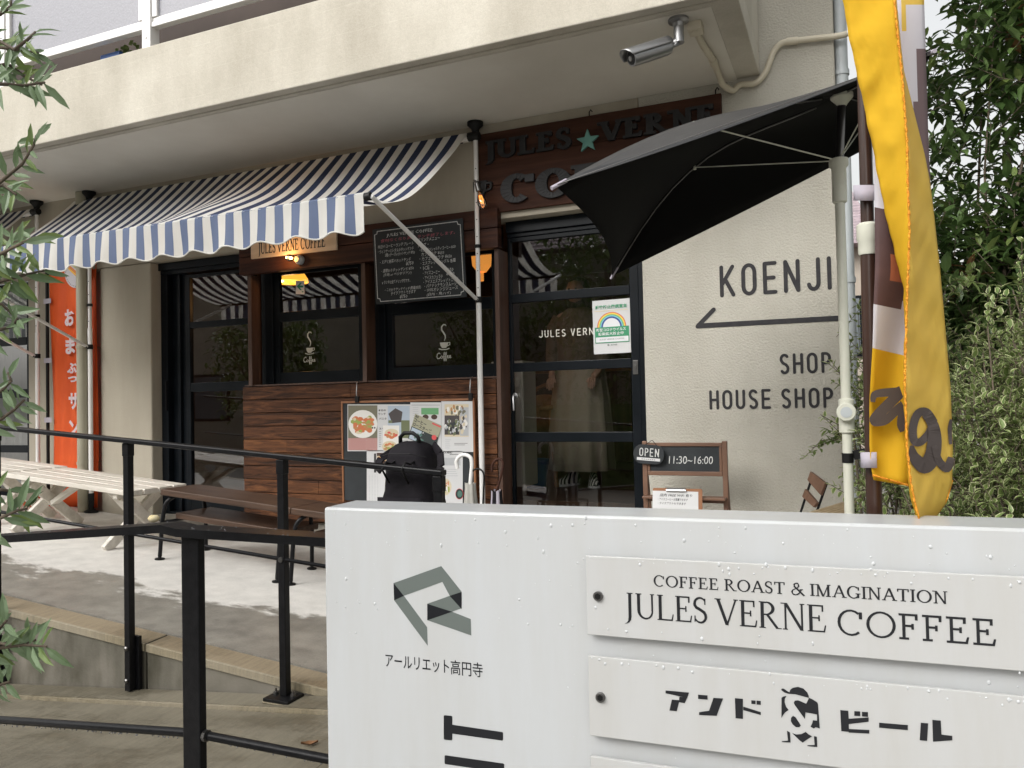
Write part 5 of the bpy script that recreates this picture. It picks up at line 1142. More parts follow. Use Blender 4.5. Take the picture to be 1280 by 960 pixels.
for P in cor:
    m=MB(); m.tube([rib(P,k/12)+dn for k in range(1,13)],.0032,6); m.build('rib',STEEL,t,smooth=True)
    m=MB(); e=rib(P,.56)+dn; m.tube([V((PX,PY,zj)),e],.0026,6); m.lathe(e+V((0,0,-.01)),[(.007,0),(.007,.016)],8); m.build('strut',CHROME if False else CREAMPLASTIC,t,smooth=True,autosm=True)
    m=MB(); dd=(rib(P,1)-rib(P,.95)).normalized(); m.tube([rib(P,.965)+dn*.6,P+dn*.4+dd*.012],.0065,8); m.build('rib_tip',LOOP,t,smooth=True,autosm=True)
m=MB()
pp=[rib(A,1)+(rib(Cc,1)-rib(A,1))*(k/20)+V((0,0,.0)) for k in range(21)]; m.tube(pp,.0014,6); m.build('hem',STEEL,can,smooth=True)
m=MB(); zt=at(1060,573,Y=PY).z; m.lathe((PX,PY,zt-.016),[(.0205,0),(.0205,.036)],14); m.bar((PX+.02,PY-.006,zt+.012),(bp(1078,568,.08)+V((0,.9,0)))if False else (PX+.085,PY-.05,zt+.03),.004,.034); tag(m.build('strap',BLACKPL,smooth=False,origin=(PX,PY,zt)),'black strap tied round the parasol pole below its joint','strap')

# ================================================================== CCTV AND CONDUIT
q=at(848,24,Z=ZS)
t=thing('security_camera','grey metal bullet security camera hanging under the balcony','camera',(q.x,q.y,ZS))
m=MB(); m.lathe((q.x,q.y,ZS-.0015),[(.052,0),(.052,-.012),(.03,-.02),(.022,-.05)],22); m.tube([(q.x,q.y,ZS-.04),(q.x,q.y,ZS-.12)],.026,14); m.build('mount',GUNMETAL,t,smooth=True,autosm=True)
a=at(847,51,Y=q.y); e1=at(836,58,Y=q.y-.02); e2=at(789,73,Y=q.y-.16)
m=MB(); m.tube([V((q.x,q.y,ZS-.12)),a,e1],[.026,.024,.02],12); m.build('elbow',GUNMETAL,t,smooth=True)
d=(e2-e1).normalized(); L=(e2-e1).length
m=MB(); m.lathe(e1,[(.015,-.01),(.036,0),(.041,.02),(.041,L-.03),(.039,L)],22,d); bd=m.build('body',GUNMETAL,t,smooth=True,autosm=True)
up=V((0,0,1))-d*d.z; up.normalize(); sx=d.cross(up)
rows=[[e1+d*s+sx*(.050*math.sin(k))+up*(.050*math.cos(k)) for k in [(-1.5+3.0*j/14) for j in range(15)]] for s in (.0,.03,L*.5,L+.012,L+.035)]
rows[-1]=[e1+d*(L+.012+.028*math.cos(k))+sx*(.050*math.sin(k))+up*(.050*math.cos(k)) for k in [(-1.5+3.0*j/14) for j in range(15)]]
m=MB(); m.sheet(rows); m.build('hood',GUNMETAL,bd,smooth=True,solid=.003)
m=MB(); m.lathe(e2,[(.031,0),(.031,.003)],20,d); m.lathe(e2+d*.0035,[(.013,0),(.012,.004)],16,d,1); m.build('lens',[BLACKPL,CHROME],bd)
j=at(869,29,Z=ZS)
t=thing('conduit','cream cable conduit running from a junction box round the balcony end to the wall corner','conduit',(j.x,j.y,ZS))
m=MB(); m.box(j.x-.035,j.x+.035,j.y-.035,j.y+.05,ZS-.045,ZS-.002); m.lathe((j.x,j.y,ZS-.045),[(.02,0),(.02,-.003)],16); m.build('junction_box',CONDUIT,t,bevel=.005)
b1=at(893,80,Z=ZS-.02); b1=V((-.60,4.55,ZS-.022))
pts=[V((j.x,j.y+.05,ZS-.022)),V((j.x,j.y+.2,ZS-.022)),V((j.x+.02,4.42,ZS-.022)),V((j.x+.02,4.62,ZS-.025)),V((j.x+.03,4.70,ZS-.05)),V((j.x+.08,4.755,ZS-.075)),at(925,106,Y=4.772),at(944,104,Y=4.772),at(956,92,Y=4.772),at(962,78,Y=4.772),at(967,65,Y=4.772),at(976,55,Y=4.772),at(990,51.5,Y=4.772),at(1047,45,Y=4.772),V((.05,4.772,at(1047,45,Y=4.772).z+.005))]
Q=[]
for i in range(len(pts)-1):
    p0,p1,p2,p3=pts[max(i-1,0)],pts[i],pts[i+1],pts[min(i+2,len(pts)-1)]
    for k in range(5):
        s=k/5; Q.append(.5*((2*p1)+(p2-p0)*s+(2*p0-5*p1+4*p2-p3)*s*s+(3*p1-p0-3*p2+p3)*s**3))
Q.append(pts[-1]); m=MB(); m.tube(Q,.0175,12); m.build('pipe',CONDUIT,t,smooth=True)
for i in (2,12): 
    m=MB(); dd=(pts[i+1]-pts[i]).normalized(); m.lathe(pts[i],[(.0215,-.03),(.0215,.03)],14,dd); m.build('coupling',CONDUIT,t,smooth=True,autosm=True)
# ================================================================== BACKPACK ON THE HANDRAIL
YB=2.79
c=at(508,600,Y=YB); topz=at(515,552,Y=YB).z
t=thing('backpack','black backpack hanging by its straps behind the end of the ramp handrail','backpack',(c.x,YB,.93))
W0=(at(553,600,Y=YB).x-at(470,600,Y=YB).x)/2
cx=at(513,590,Y=YB).x
def bagring(z,wx,dy,yo=0,n=28): return [(cx+ (V((1,0))*0).x + wx*math.copysign(abs(math.cos(a))**.55,math.cos(a)), YB+.02+yo+dy*math.copysign(abs(math.sin(a))**.6,math.sin(a)), z) for a in [2*math.pi*k/n for k in range(n)]]
H0=topz
prof=[(.93,.11,.05),(.94,.142,.08),(.98,.150,.095),(1.06,.142,.10),(1.14,.130,.098),(1.20,.114,.092),(H0-.075,.100,.085),(H0-.035,.085,.075),(H0-.012,.066,.058),(H0,.038,.03)]
rows=[bagring(z,w_,d_)+[bagring(z,w_,d_)[0]] for z,w_,d_ in prof]
for r in rows:
    for i,p in enumerate(r): r[i]=(p[0]+.004*noise.noise(V(p)*14),p[1]+.008*noise.noise(V(p)*9+V((5,0,0))),p[2])
m=MB(); m.sheet(rows); m.add(rows[-1][:-1],[tuple(range(len(rows[-1])-1))]); m.add(rows[0][:-1],[tuple(range(len(rows[0])-1))[::-1]]); m.build('main_bag',BAG,t,smooth=True)
m=MB(); rows=[[(cx-.105+.21*j/8, YB-.085-.025*math.sin(math.pi*i/6)*math.sin(math.pi*j/8)**.5+.004*noise.noise(V((j*.6,i*.9,2))), .96+.22*i/6) for j in range(9)] for i in range(7)]; m.sheet(rows); m.build('front_pocket',BAG,t,smooth=True,solid=.004)
m=MB(); m.tube([(cx-.045,YB,H0-.012),(cx-.042,YB-.005,H0+.02),(cx-.02,YB-.01,H0+.036),(cx+.02,YB-.01,H0+.036),(cx+.042,YB-.005,H0+.02),(cx+.045,YB,H0-.012)],.0085,8); m.build('carry_handle',BLACKPL,t,smooth=True)
m=MB(); m.tube([(cx-.10,YB-.05,H0-.055),(cx-.05,YB-.085,H0-.045),(cx+.05,YB-.085,H0-.045),(cx+.105,YB-.05,H0-.06)],.0018,5); m.build('zip',BLACKPL,t)
for s in (-1,1):
    m=MB()
    pts=[(cx+s*.075,YB+.06,H0-.015),(cx+s*.125,YB+.03,H0-.05),(cx+s*.150,YB-.01,H0-.10),(cx+s*.135,YB-.03,H0-.15)] if s>0 else [(cx+s*.09,YB+.05,H0-.03),(cx+s*.14,YB+.0,H0-.07),(cx+s*.150,YB-.02,H0-.10),(cx+s*.12,YB-.03,H0-.12)]
    for a,b in zip(pts,pts[1:]): m.bar(a,b,.032,.010,(0,1,0))
    m.build('shoulder_strap',BAG,t,bevel=.003)
m=MB(); m.bar((cx-.12,YB-.06,1.10),(cx-.165,YB-.07,1.02),.022,.03,(0,1,0)); m.bar((cx-.165,YB-.07,1.02),(cx-.175,YB-.06,.985),.012,.012,(0,1,0)); m.build('buckle_strap',BLACKPL,t,bevel=.003)
m=MB()
for s in (-.04,.05): m.tube([(cx+s,YB+.08,H0-.04),(cx+s+.005,2.70,1.315),(cx+s+.005,2.66,1.325),(cx+s+.005,2.632,1.30),(cx+s,2.69,1.24)],.0045,6)
m.build('hanging_strap',BLACKPL,t,smooth=True)

# ================================================================== UMBRELLAS IN A STAND
UY=4.25
def ux_(x): return at(x,600,Y=UY).x
st=thing('umbrella_stand','black wire umbrella stand holding three umbrellas under the notice board','stand',(ux_(600),UY,.36))
m=MB()
for z in (.40,.62,.80):
    x0,x1=ux_(584)-.05,ux_(628)+.04; m.tube([(x0,UY-.11,z),(x1,UY-.11,z),(x1,UY+.11,z),(x0,UY+.11,z),(x0,UY-.11,z)],.006,6)
m.build('ring',BLACKMETAL,st)
m=MB()
for x in (x0,x1):
    for y in (UY-.11,UY+.11): m.tube([(x,y,.362),(x,y,.80)],.007,6)
m.build('leg',BLACKMETAL,st)
m=MB(); m.box(x0,x1,UY-.11,UY+.11,.363,.385); m.build('tray',BLACKMETAL,st)
def umbrella(label,xs,pts,r,mh,mcloth,ztop,group='umbrellas in the stand',stripe=False):
    P_=[at(x,y,Y=UY) for x,y in pts]; b=P_[-1]
    u=thing('folded_umbrella',label,'umbrella',(b.x,UY,.386),group)
    Q=[]
    for i in range(len(P_)-1):
        p0,p1,p2,p3=P_[max(i-1,0)],P_[i],P_[i+1],P_[min(i+2,len(P_)-1)]
        for k in range(6):
            s=k/6; Q.append(.5*((2*p1)+(p2-p0)*s+(2*p0-5*p1+4*p2-p3)*s*s+(3*p1-p0-3*p2+p3)*s**3))
    Q.append(P_[-1]); m=MB(); m.tube(Q+[V((b.x,UY,.42))],[r]*len(Q)+[.005],12); m.build('handle',mh,u,smooth=True)
    n=26; rows=[]
    for z,rr in ((.42,.012),(.50,.025),(.65,.036),(ztop-.12,.038),(ztop-.03,.030),(ztop,.030)):
        rows.append([(b.x+rr*(1+.16*math.sin(6*a))*math.cos(a),UY+rr*(1+.16*math.sin(6*a))*math.sin(a),z+(.006*math.sin(6*a) if z==ztop else 0)) for a in [2*math.pi*k/n for k in range(n+1)]])
    m=MB(); m.sheet(rows,matfn=(lambda i,j:(j//3)%2) if stripe else None); m.build('canopy',mcloth,u,smooth=True)
umbrella('folded umbrella with a white crook handle and pale grey cloth',0,[(572,586),(570.5,577),(574,571),(581,568.5),(588,572),(589.8,580),(589,592),(588,604)],.012,WHITEMETAL,[mat('pale_umbrella_cloth',(.42,.41,.37),(.5,.49,.45),rough=.7,scale=9,transl=.2)],at(588,604,Y=UY).z)
umbrella('folded umbrella with a thin dark crook handle between the white handle and the awning pole',0,[(589,598),(590,590),(596,586),(602,588),(605,595),(604.5,612),(603.5,640)],.0055,BLACKPL,[BAG],at(604,640,Y=UY).z)
umbrella('folded umbrella with a brown cane handle and striped cloth, beside the door post',0,[(615,590),(615.5,581),(620,575),(626,574),(629,580),(627,592),(623,606),(620.5,613)],.0075,WOODDARK,[BAG,LOOP],at(620.5,613,Y=UY).z,stripe=True)

# ================================================================== EASEL BOARD, TAG, CLIPBOARD
EY=4.50
def ez(x,y): q=at(x,y,Y=EY); return q.x,q.z
x0,zt=ez(803,553); x1,_=ez(909,555); _,zb_=ez(860,594)
t=thing('easel_board','brown wooden easel with a small blackboard showing the hours 11:30 to 16:00','easel',((x0+x1)/2,EY,LZ))
for xa in (x0,x1-.028):
    m=MB(); m.box(xa,xa+.028,EY-.012,EY+.012,LZ,zt+.008); m.build('leg',EASELW,t,bevel=.003)
    m=MB(); m.bar((xa+.014,EY+.02,zb_+.0),(xa+.014,EY+.24,LZ),.024,.018,(0,1,0)); m.build('back_leg',EASELW,t,bevel=.003)
xi0,xi1=x0+.0285,x1-.0285
m=MB(); m.box(xi0,xi1,EY-.011,EY+.009,zt-.022,zt-.001); m.box(xi0,xi1,EY-.011,EY+.009,zb_-.003,zb_+.022); m.box(xi0,xi0+.016,EY-.010,EY+.009,zb_+.0225,zt-.0225); m.box(xi1-.016,xi1,EY-.010,EY+.009,zb_+.0225,zt-.0225); m.build('frame',EASELW,t,bevel=.003)
m=MB(); m.box(xi0+.0165,xi1-.0165,EY-.003,EY+.006,zb_+.0225,zt-.0225); m.build('board',BLACKBOARD,t)
ef=Frame((x0,EY-.0035,zb_),(1,0,0),(0,0,1)); u0,v0=ef.px(836,579.5); u1,v1=ef.px(891,570.5)
m=MB(); text_on(m,ef,'11:30~16:00',u0,u1,v0,v1,.0004,bold=0,slant=.1); m.build('hours',CHALK,t)
zs_=ez(850,620)[1]; m=MB(); m.box(xi0-.02,xi1+.02,EY-.075,EY+.02,zs_-.012,zs_+.002); m.box(xi0,xi1,EY-.008,EY+.008,zs_-.035,zs_-.0125); m.build('shelf',EASELW,t,bevel=.003)
# OPEN tag
q=at(811,568,Y=EY-.03); of_=Frame((q.x,EY-.026,q.z),(1,0,-.07),(.07,0,1)); k=.092
t=thing('open_tag','oval black tag reading OPEN hung on the left corner of the easel','tag',(q.x,EY-.03,q.z))
m=MB(); pts=arcp(k-.05,0,.05,.056,-90,90,8)+arcp(-k+.05,0,.05,.056,90,270,8); poly_on(m,of_,pts,.008); m.build('plate',BLACKBOARD,t,bevel=.002)
m=MB(); mono_text(m,of_,'OPEN',-.055,.060,-.012,.036,.0055,.42,.0006,0,.0082); m.build('lettering',CHALK,t)
m=MB(); poly_on(m,of_,[(-.068,-.036),(.068,-.036),(.068,-.020),(-.068,-.020)],.0006,0,.0082); 
for k2 in range(7): poly_on(m,of_,[(-.04+.012*k2,-.030),(-.032+.012*k2,-.030),(-.032+.012*k2,-.027),(-.04+.012*k2,-.027)],.0004,1,.009)
m.build('small_label',[PAPER,INK],t)
m=MB(); a=of_.p(-.03,.05,-.004); b=of_.p(.045,.05,-.004); tp=V((q.x+.02,EY-.013,zt+.012)); m.tube([a,tp+V((-.005,-.004,0)),tp,b],.0018,5); m.build('string',BLACKPL,t)
# clipboard
a=ez(820,611); b=ez(882,650); cxm=(a[0]+b[0])/2; cf_=Frame((cxm,EY-.082,zs_+.0),(1,0,0),(0,.12,1))
t=thing('clipboard','small wooden clipboard with a handwritten white sheet leaning on the easel shelf','clipboard',(cxm,EY-.08,zs_-.2))
hw=(b[0]-a[0])/2
m=MB(); poly_on(m,cf_,rounded([(-hw,-.20),(hw,-.20),(hw,.052),(-hw,.052)],.012),.005); m.build('backing',LIGHTWOOD if False else FRAMEWOOD,t)
m=MB(); poly_on(m,cf_,[(-hw+.0,-.19),(hw-.022,-.19),(hw-.022,.036),(-hw+.0,.036)],.0008,0,.0052); m.build('paper',PAPER,t)
m=MB(); m.tube([cf_.p(-.06,.04,.012),cf_.p(.05,.04,.012)],.008,8); m.bar(cf_.p(-.055,.05,.008),cf_.p(.045,.05,.008),.02,.012); m.build('clip',CHROME,t,smooth=False)
m=MB()
for s,u0,u1,v0,v1 in (('店内 FREE WiFi 有り',-.10,.085,.004,.022),('・アイスコーヒーお取置できます',-.11,.06,-.018,-.004),('・テイクアウトもできます',-.11,.05,-.04,-.026)): text_on(m,cf_,s,u0,u1,v0,v1,.0003,0,.01,.0062,.2,1)
m.build('handwriting',INK,t)

# ================================================================== FOLDING CHAIR AND TABLE BY THE WALL
t=thing('folding_chair','brown wooden slat folding chair against the stucco wall','chair',(-.27,4.45,.30))
CY=4.42
def cp(x,y,o=0): return at(x,y,Y=CY+o)
for pts in ([(1016.5,590),(1035,604),(1029,620),(1012.5,601)],[(1010,612),(1025,629),(1020,635),(1006,622)]):
    P_=[cp(x,y,(.0 if i in(0,3) else -.14)) for i,(x,y) in enumerate(pts)]; n_=(P_[1]-P_[0]).cross(P_[3]-P_[0]).normalized()
    m=MB(); m.prism(P_,n_,.018); m.build('back_slat',EASELW,t,bevel=.003)
for (xa,ya),(xb,yb),o in (((1016,594),(1001,640),.012),((1034,603),(1019,645),-.13)):
    m=MB(); a,b=cp(xa,ya,o),cp(xb,yb,o); dd=(b-a); e=a+dd*((.301-a.z)/dd.z); e=V((b.x+(e.x-b.x)*.25,e.y-.1 if o<0 else e.y,.301)); m.bar(a,b,.012,.024,(0,1,0)); m.bar(b,e,.012,.024,(0,1,0)); m.build('leg',BLACKMETAL,t)
s0=cp(1006,640); m=MB()
for k in range(4): m.box(s0.x-.03,s0.x+.34,CY-.34+.085*k,CY-.34+.085*k+.075,.72,.738)
m.build('seat',EASELW,t,bevel=.003)
m=MB(); m.bar((s0.x+.02,CY-.02,.735),(s0.x+.02,CY-.36,.301),.014,.024); m.bar((s0.x+.30,CY-.02,.735),(s0.x+.30,CY-.36,.301),.014,.024); m.build('front_leg',BLACKMETAL,t)
TZ=1.06
k0=at(1072,621.5,Z=TZ); k1=at(1000,643,Z=TZ); e1=(k1-k0).normalized()*.62; e1.z=0; e2=V((e1.y,-e1.x,0)); e2=-e2 if e2.x<0 else e2
e2=(at(1062,648,Z=TZ)-k0); e2.z=0; e2=e2.normalized()*.45
t=thing('garden_table','pale wooden garden table, only its back corner showing above the sign board','table',(k0.x,k0.y,.25))
m=MB(); 
for i in range(5):
    a=k0+e2*(i/5+.004); b=a+e2*.188; m.hexa([a-V((0,0,.022)),a+e1-V((0,0,.022)),b+e1-V((0,0,.022)),b-V((0,0,.022)),a,a+e1,b+e1,b])
m.build('top',mat('weathered_table_wood',(.34,.25,.14),(.44,.33,.20),rough=.6,scale=5,stretch=(6,1,1)),t,bevel=.003)
for s,u in ((.08,.1),(.92,.1),(.08,.9),(.92,.9)):
    p=k0+e1*s+e2*u; m=MB(); m.box(p.x-.018,p.x+.018,p.y-.018,p.y+.018,.25,TZ-.0225); m.build('leg',BLACKMETAL,t)

# ================================================================== INSIDE THE CAFE
FZ=.881
def inside(x,y,z): return at(x,y,Z=z)
f1_=at(716,606,Z=FZ); f2_=at(740,608,Z=FZ)
bc=(f1_+f2_)/2; 
pt=thing('person','person in beige top, long skirt and zebra striped shoes standing inside the glass door','person',(bc.x,bc.y,FZ))
f1_=V((bc.x-.09,bc.y+.02,FZ)); f2_=V((bc.x+.10,bc.y-.02,FZ))
sk=[]; ed_=[]
def skin_body(name,verts,edges,mt,parent,root=0):
    me=bpy.data.meshes.new(name); o0=origin_of(parent); me.from_pydata([V(v[:3])-o0 for v in verts],edges,[]); me.materials.append(mt)
    o=bpy.data.objects.new(name,me); COL.objects.link(o); o.parent=parent; ROOTS[o.name]=o0
    sm=o.modifiers.new('skin','SKIN'); sv=me.skin_vertices[0].data
    for i,v in enumerate(verts): sv[i].radius=(v[3],v[4] if len(v)>4 else v[3]); sv[i].use_root=(i==root)
    ss=o.modifiers.new('sub','SUBSURF'); ss.levels=ss.render_levels=2
    for p in me.polygons: p.use_smooth=True
    sm.use_smooth_shade=True
    return o
hx,hy=bc.x,bc.y
Z=lambda z: FZ+z
verts=[(hx,hy,Z(.92),.145,.10),(hx,hy,Z(1.08),.12,.09),(hx,hy,Z(1.25),.145,.10),(hx,hy,Z(1.36),.11,.08),(hx,hy,Z(1.42),.05,.05),(hx,hy-.01,Z(1.47),.05,.055),(hx,hy-.015,Z(1.54),.075,.09),(hx,hy-.01,Z(1.62),.07,.085),
 (hx-.17,hy,Z(1.34),.05),(hx-.22,hy-.0,Z(1.08),.04),(hx-.19,hy-.12,Z(.90),.028),(hx-.17,hy-.19,Z(.86),.03),
 (hx+.17,hy,Z(1.34),.05),(hx+.22,hy,Z(1.08),.04),(hx+.19,hy-.12,Z(.90),.028),(hx+.17,hy-.19,Z(.86),.03),
 (hx-.09,hy,Z(.80),.085),(hx-.09,hy,Z(.46),.058),(f1_.x,f1_.y+.02,Z(.09),.036),
 (hx+.09,hy,Z(.80),.085),(hx+.09,hy,Z(.46),.058),(f2_.x,f2_.y+.02,Z(.09),.036)]
edges=[(0,1),(1,2),(2,3),(3,4),(4,5),(5,6),(6,7),(3,8),(8,9),(9,10),(10,11),(3,12),(12,13),(13,14),(14,15),(0,16),(16,17),(17,18),(0,19),(19,20),(20,21)]
body=skin_body('body',verts,edges,SKIN,pt)
# fingers and thumbs
for hx2,s in ((hx-.17,-1),(hx+.17,1)):
    vs_=[(hx2,hy-.19,Z(.86),.022,.014)]; es_=[]
    for k,(dx,ln_) in enumerate(((-.024,.055),(-.008,.068),(.008,.064),(.024,.05))):
        b=len(vs_); vs_+= [(hx2+dx,hy-.215,Z(.845),.0085),(hx2+dx,hy-.235,Z(.83-.3*ln_),.0078),(hx2+dx,hy-.235,Z(.83-ln_),.007)]; es_+=[(0,b),(b,b+1),(b+1,b+2)]
    b=len(vs_); vs_+=[(hx2-s*.03,hy-.20,Z(.845),.010),(hx2-s*.04,hy-.225,Z(.82),.008)]; es_+=[(0,b),(b,b+1)]
    skin_body('hand',vs_,es_,SKIN,pt)
m=MB(); m.lathe((hx,hy+.012,Z(1.52)),[(.02,-.16),(.085,-.12),(.098,-.02),(.10,.06),(.085,.12),(.04,.15),(.005,.158)],20); hr=m.build('hair',HAIR,pt,smooth=True)
fc=V((hx,hy-.102,Z(1.555)))
m=MB(); m.lathe((hx,hy-.075,Z(1.545)),[(.005,-.085),(.045,-.07),(.066,-.02),(.068,.03),(.05,.075),(.01,.09)],18); 
m.lathe(fc+V((0,-.035,-.02)),[(.002,.03),(.010,.01),(.013,-.004),(.004,-.010)],8); m.build('face',SKIN,pt,smooth=True)
m=MB()
for s in (-1,1): m.lathe((hx+s*.028,hy-.139,Z(1.56)),[(.009,0),(.006,.005),(.001,.006)],10,(0,-1,0))
m.build('eyes',HAIR,pt); m=MB(); m.lathe((hx,hy-.135,Z(1.495)),[(.018,0),(.012,.006),(.001,.008)],10,(0,-1,0)); m.build('mouth',mat('lips',(.4,.12,.10),rough=.5),pt)
n=40
def ringz(rx,ry,z,fold,ph=0): return [(hx+(rx+fold*math.sin(11*a+ph))*math.cos(a),hy+(ry+fold*math.sin(11*a+ph))*math.sin(a),Z(z)) for a in [2*math.pi*k/n for k in range(n+1)]]
m=MB(); m.sheet([ringz(.165,.125,1.03,.002),ringz(.20,.15,.90,.008),ringz(.225,.19,.70,.014,.3),ringz(.245,.22,.45,.018,.6),ringz(.26,.24,.13,.022,.9)]); m.build('skirt',SKIRT,pt,smooth=True,solid=.004)
m=MB(); m.sheet([ringz(.07,.065,1.43,.0),ringz(.12,.085,1.40,.0),ringz(.19,.115,1.33,.003),ringz(.185,.13,1.20,.005),ringz(.175,.13,1.05,.006),ringz(.20,.155,.93,.008)]); m.build('top',BEIGECLOTH,pt,smooth=True,solid=.004)
for s in (-1,1):
    m=MB(); m.tube([(hx+s*.15,hy,Z(1.35)),(hx+s*.20,hy,Z(1.27)),(hx+s*.225,hy,Z(1.08)),(hx+s*.20,hy-.09,Z(.95))],[.065,.068,.058,.05],16,cap=False); m.build('sleeve',BEIGECLOTH,pt,smooth=True)
ZEB=mat('zebra_canvas',(.02,.02,.02),rough=.7); N_,L_,b_=nodes(ZEB); tc=N_.new('ShaderNodeTexCoord'); wv=N_.new('ShaderNodeTexWave'); wv.inputs['Scale'].default_value=14; wv.inputs['Distortion'].default_value=3; r_=N_.new('ShaderNodeValToRGB'); r_.color_ramp.interpolation='CONSTANT'; r_.color_ramp.elements[0].color=(.01,.01,.01,1); r_.color_ramp.elements[1].position=.5; r_.color_ramp.elements[1].color=(.7,.68,.62,1)
L_.new(tc.outputs['Object'],wv.inputs[0]); L_.new(wv.outputs['Fac'],r_.inputs[0]); L_.new(r_.outputs[0],b_.inputs['Base Color'])
for f,ang in ((f1_,-.5),(f2_,.35)):
    dx,dy=math.sin(ang),-math.cos(ang); m=MB(); rows=[]
    for s,w_,h_ in ((-.07,.026,.075),(-.04,.036,.11),(.0,.037,.10),(.05,.042,.075),(.10,.046,.055),(.14,.038,.045),(.165,.015,.02)):
        rows.append([(f.x+dx*s+dy*-1*w_*math.cos(k)*1,f.y+dy*s+dx*w_*math.cos(k),FZ+.012+max(0,math.sin(k))*h_) for k in [math.pi*j/10 for j in range(11)]])
    m.sheet(rows); sh_=m.build('shoe',ZEB,pt,smooth=True,solid=.003)
    m=MB(); m.prism([(f.x+dx*s-dy*w_,f.y+dy*s+dx*w_,FZ+.018) for s,w_ in ((-.075,.02),(-.04,.04),(.05,.045),(.10,.05),(.15,.04),(.172,.01),(.172,-.01),(.15,-.04),(.10,-.05),(.05,-.045),(-.04,-.04),(-.075,-.02))],(0,0,1),.017); m.build('sole',PAPER,sh_)
# rattan chair
q=at(672,622,Y=5.9); rc=V((at(668,560,Y=6.0).x,6.05,FZ))
t=thing('rattan_chair','brown rattan chair with splayed legs just inside the glass door','chair',rc)
m=MB(); rows=[[(rc.x+.24*math.sin(a)*s,rc.y+.22*math.cos(a)*s,FZ+.40-.02*(1-s)) for a in [2*math.pi*k/24 for k in range(25)]] for s in (.05,.5,1)]; m.sheet(rows); m.build('seat',RATTAN,t,smooth=True,solid=.03)
for sx,sy in ((-1,-1),(1,-1),(-1,1),(1,1)):
    m=MB(); m.tube([(rc.x+sx*.27,rc.y+sy*.26,FZ),(rc.x+sx*.20,rc.y+sy*.17,FZ+.40),(rc.x+sx*.19,rc.y+sy*.16,FZ+(.62 if sy<0 else .80))],.017,8); m.build('leg',RATTAN,t,smooth=True)
m=MB(); m.tube([(rc.x-.16,rc.y-.30,FZ+.62),(rc.x-.25,rc.y-.1,FZ+.64),(rc.x-.22,rc.y+.16,FZ+.72),(rc.x,rc.y+.24,FZ+.82),(rc.x+.22,rc.y+.16,FZ+.72),(rc.x+.25,rc.y-.1,FZ+.64),(rc.x+.16,rc.y-.30,FZ+.62)],.02,8); m.build('arm_rail',RATTAN,t,smooth=True)
m=MB(); rows=[[(rc.x+.22*math.sin(a)*(.95+.05*s),rc.y+.2*math.cos(a),FZ+.42+.32*s*(.6+.4*math.cos(a))) for a in [(-1.9+3.8*k/20) for k in range(21)]] for s in (0,.33,.66,1)]; m.sheet(rows); m.build('woven_back',RATTAN,t,smooth=True,solid=.012)
# pale cabinet door just inside
xa=at(640,520,Y=5.25).x; xb=at(655,520,Y=5.25).x
t=thing('pale_cabinet','tall narrow pale wooden cabinet just inside the door at its handle side','cabinet',(xa,5.3,FZ))
m=MB(); m.box(xa-.16,xb-.001,5.25,5.50,FZ+.06,1.86); m.build('carcass',CABINET,t,bevel=.004)
m=MB(); m.box(xa-.10,xb-.02,5.236,5.2495,FZ+.10,1.72); m.build('door',CABINET,t,bevel=.004)
for x in (xa-.15,xb-.03):
    m=MB(); m.box(x,x+.025,5.26,5.285,FZ,FZ+.059); m.build('leg',CABINET,t)
q=at(664,608,Z=FZ); m=MB(); m.lathe((at(668,600,Y=5.75).x,5.75,FZ),[(.09,0),(.12,.22),(.125,.225),(.115,.22),(.09,.01)],20); tag(m.build('bucket',BLUE,smooth=True,autosm=True,origin=(at(668,600,Y=5.75).x,5.75,FZ)),'blue plastic bucket standing inside the door by the rattan chair','bucket')
# counter and shelf further back
t=thing('counter','dark wooden counter at the back of the cafe with pale jars on it','counter',(-3.6,8.6,FZ))
m=MB(); m.box(-5.2,-2.2,8.4,8.9,FZ,FZ+1.0); m.build('body',WOODPOST,t); m=MB(); m.box(-5.25,-2.15,8.35,8.95,FZ+1.001,FZ+1.045); m.build('top',RATTAN,t)

# ================================================================== BALCONY, FAR HOUSE
q=at(148,72,Y=3.95)
t=thing('blue_planter','blue planter with small green leaves behind the balcony panel','planter',(q.x,3.95,3.601))
m=MB(); m.box(q.x-.10,q.x+.09,3.88,4.02,3.601,4.075); m.build('pot',BLUE,t,bevel=.01)
m=MB(); random.seed(2)
for k in range(30):
    c=V((q.x+.06+random.uniform(-.08,.14),3.93+random.uniform(-.05,.05),4.04+random.uniform(0,.09))); r=.02; m.add([c+V((-r,0,0)),c+V((0,-.01,r*.5)),c+V((r,0,.01)),c+V((0,.01,-r*.5))],[(0,1,2,3)])
m.build('leaves',YOUNGLEAF,t)
hb=thing('distant_house','pale distant house with a mauve tiled roof beyond the wall corner','house',(-2,16,0))
m=MB(); m.box(-4.6,.36,14,20,0,4.0); m.build('wall',mat('house_wall',(.42,.36,.30),(.48,.42,.36),rough=.9,scale=3),hb)
m=MB(); m.hexa([(-4.9,13.6,4.0),(.55,13.6,4.0),(.55,20.4,4.0),(-4.9,20.4,4.0),(-4.0,15.6,5.75),(-.05,15.6,5.75),(-.05,18.4,5.75),(-4.0,18.4,5.75)])
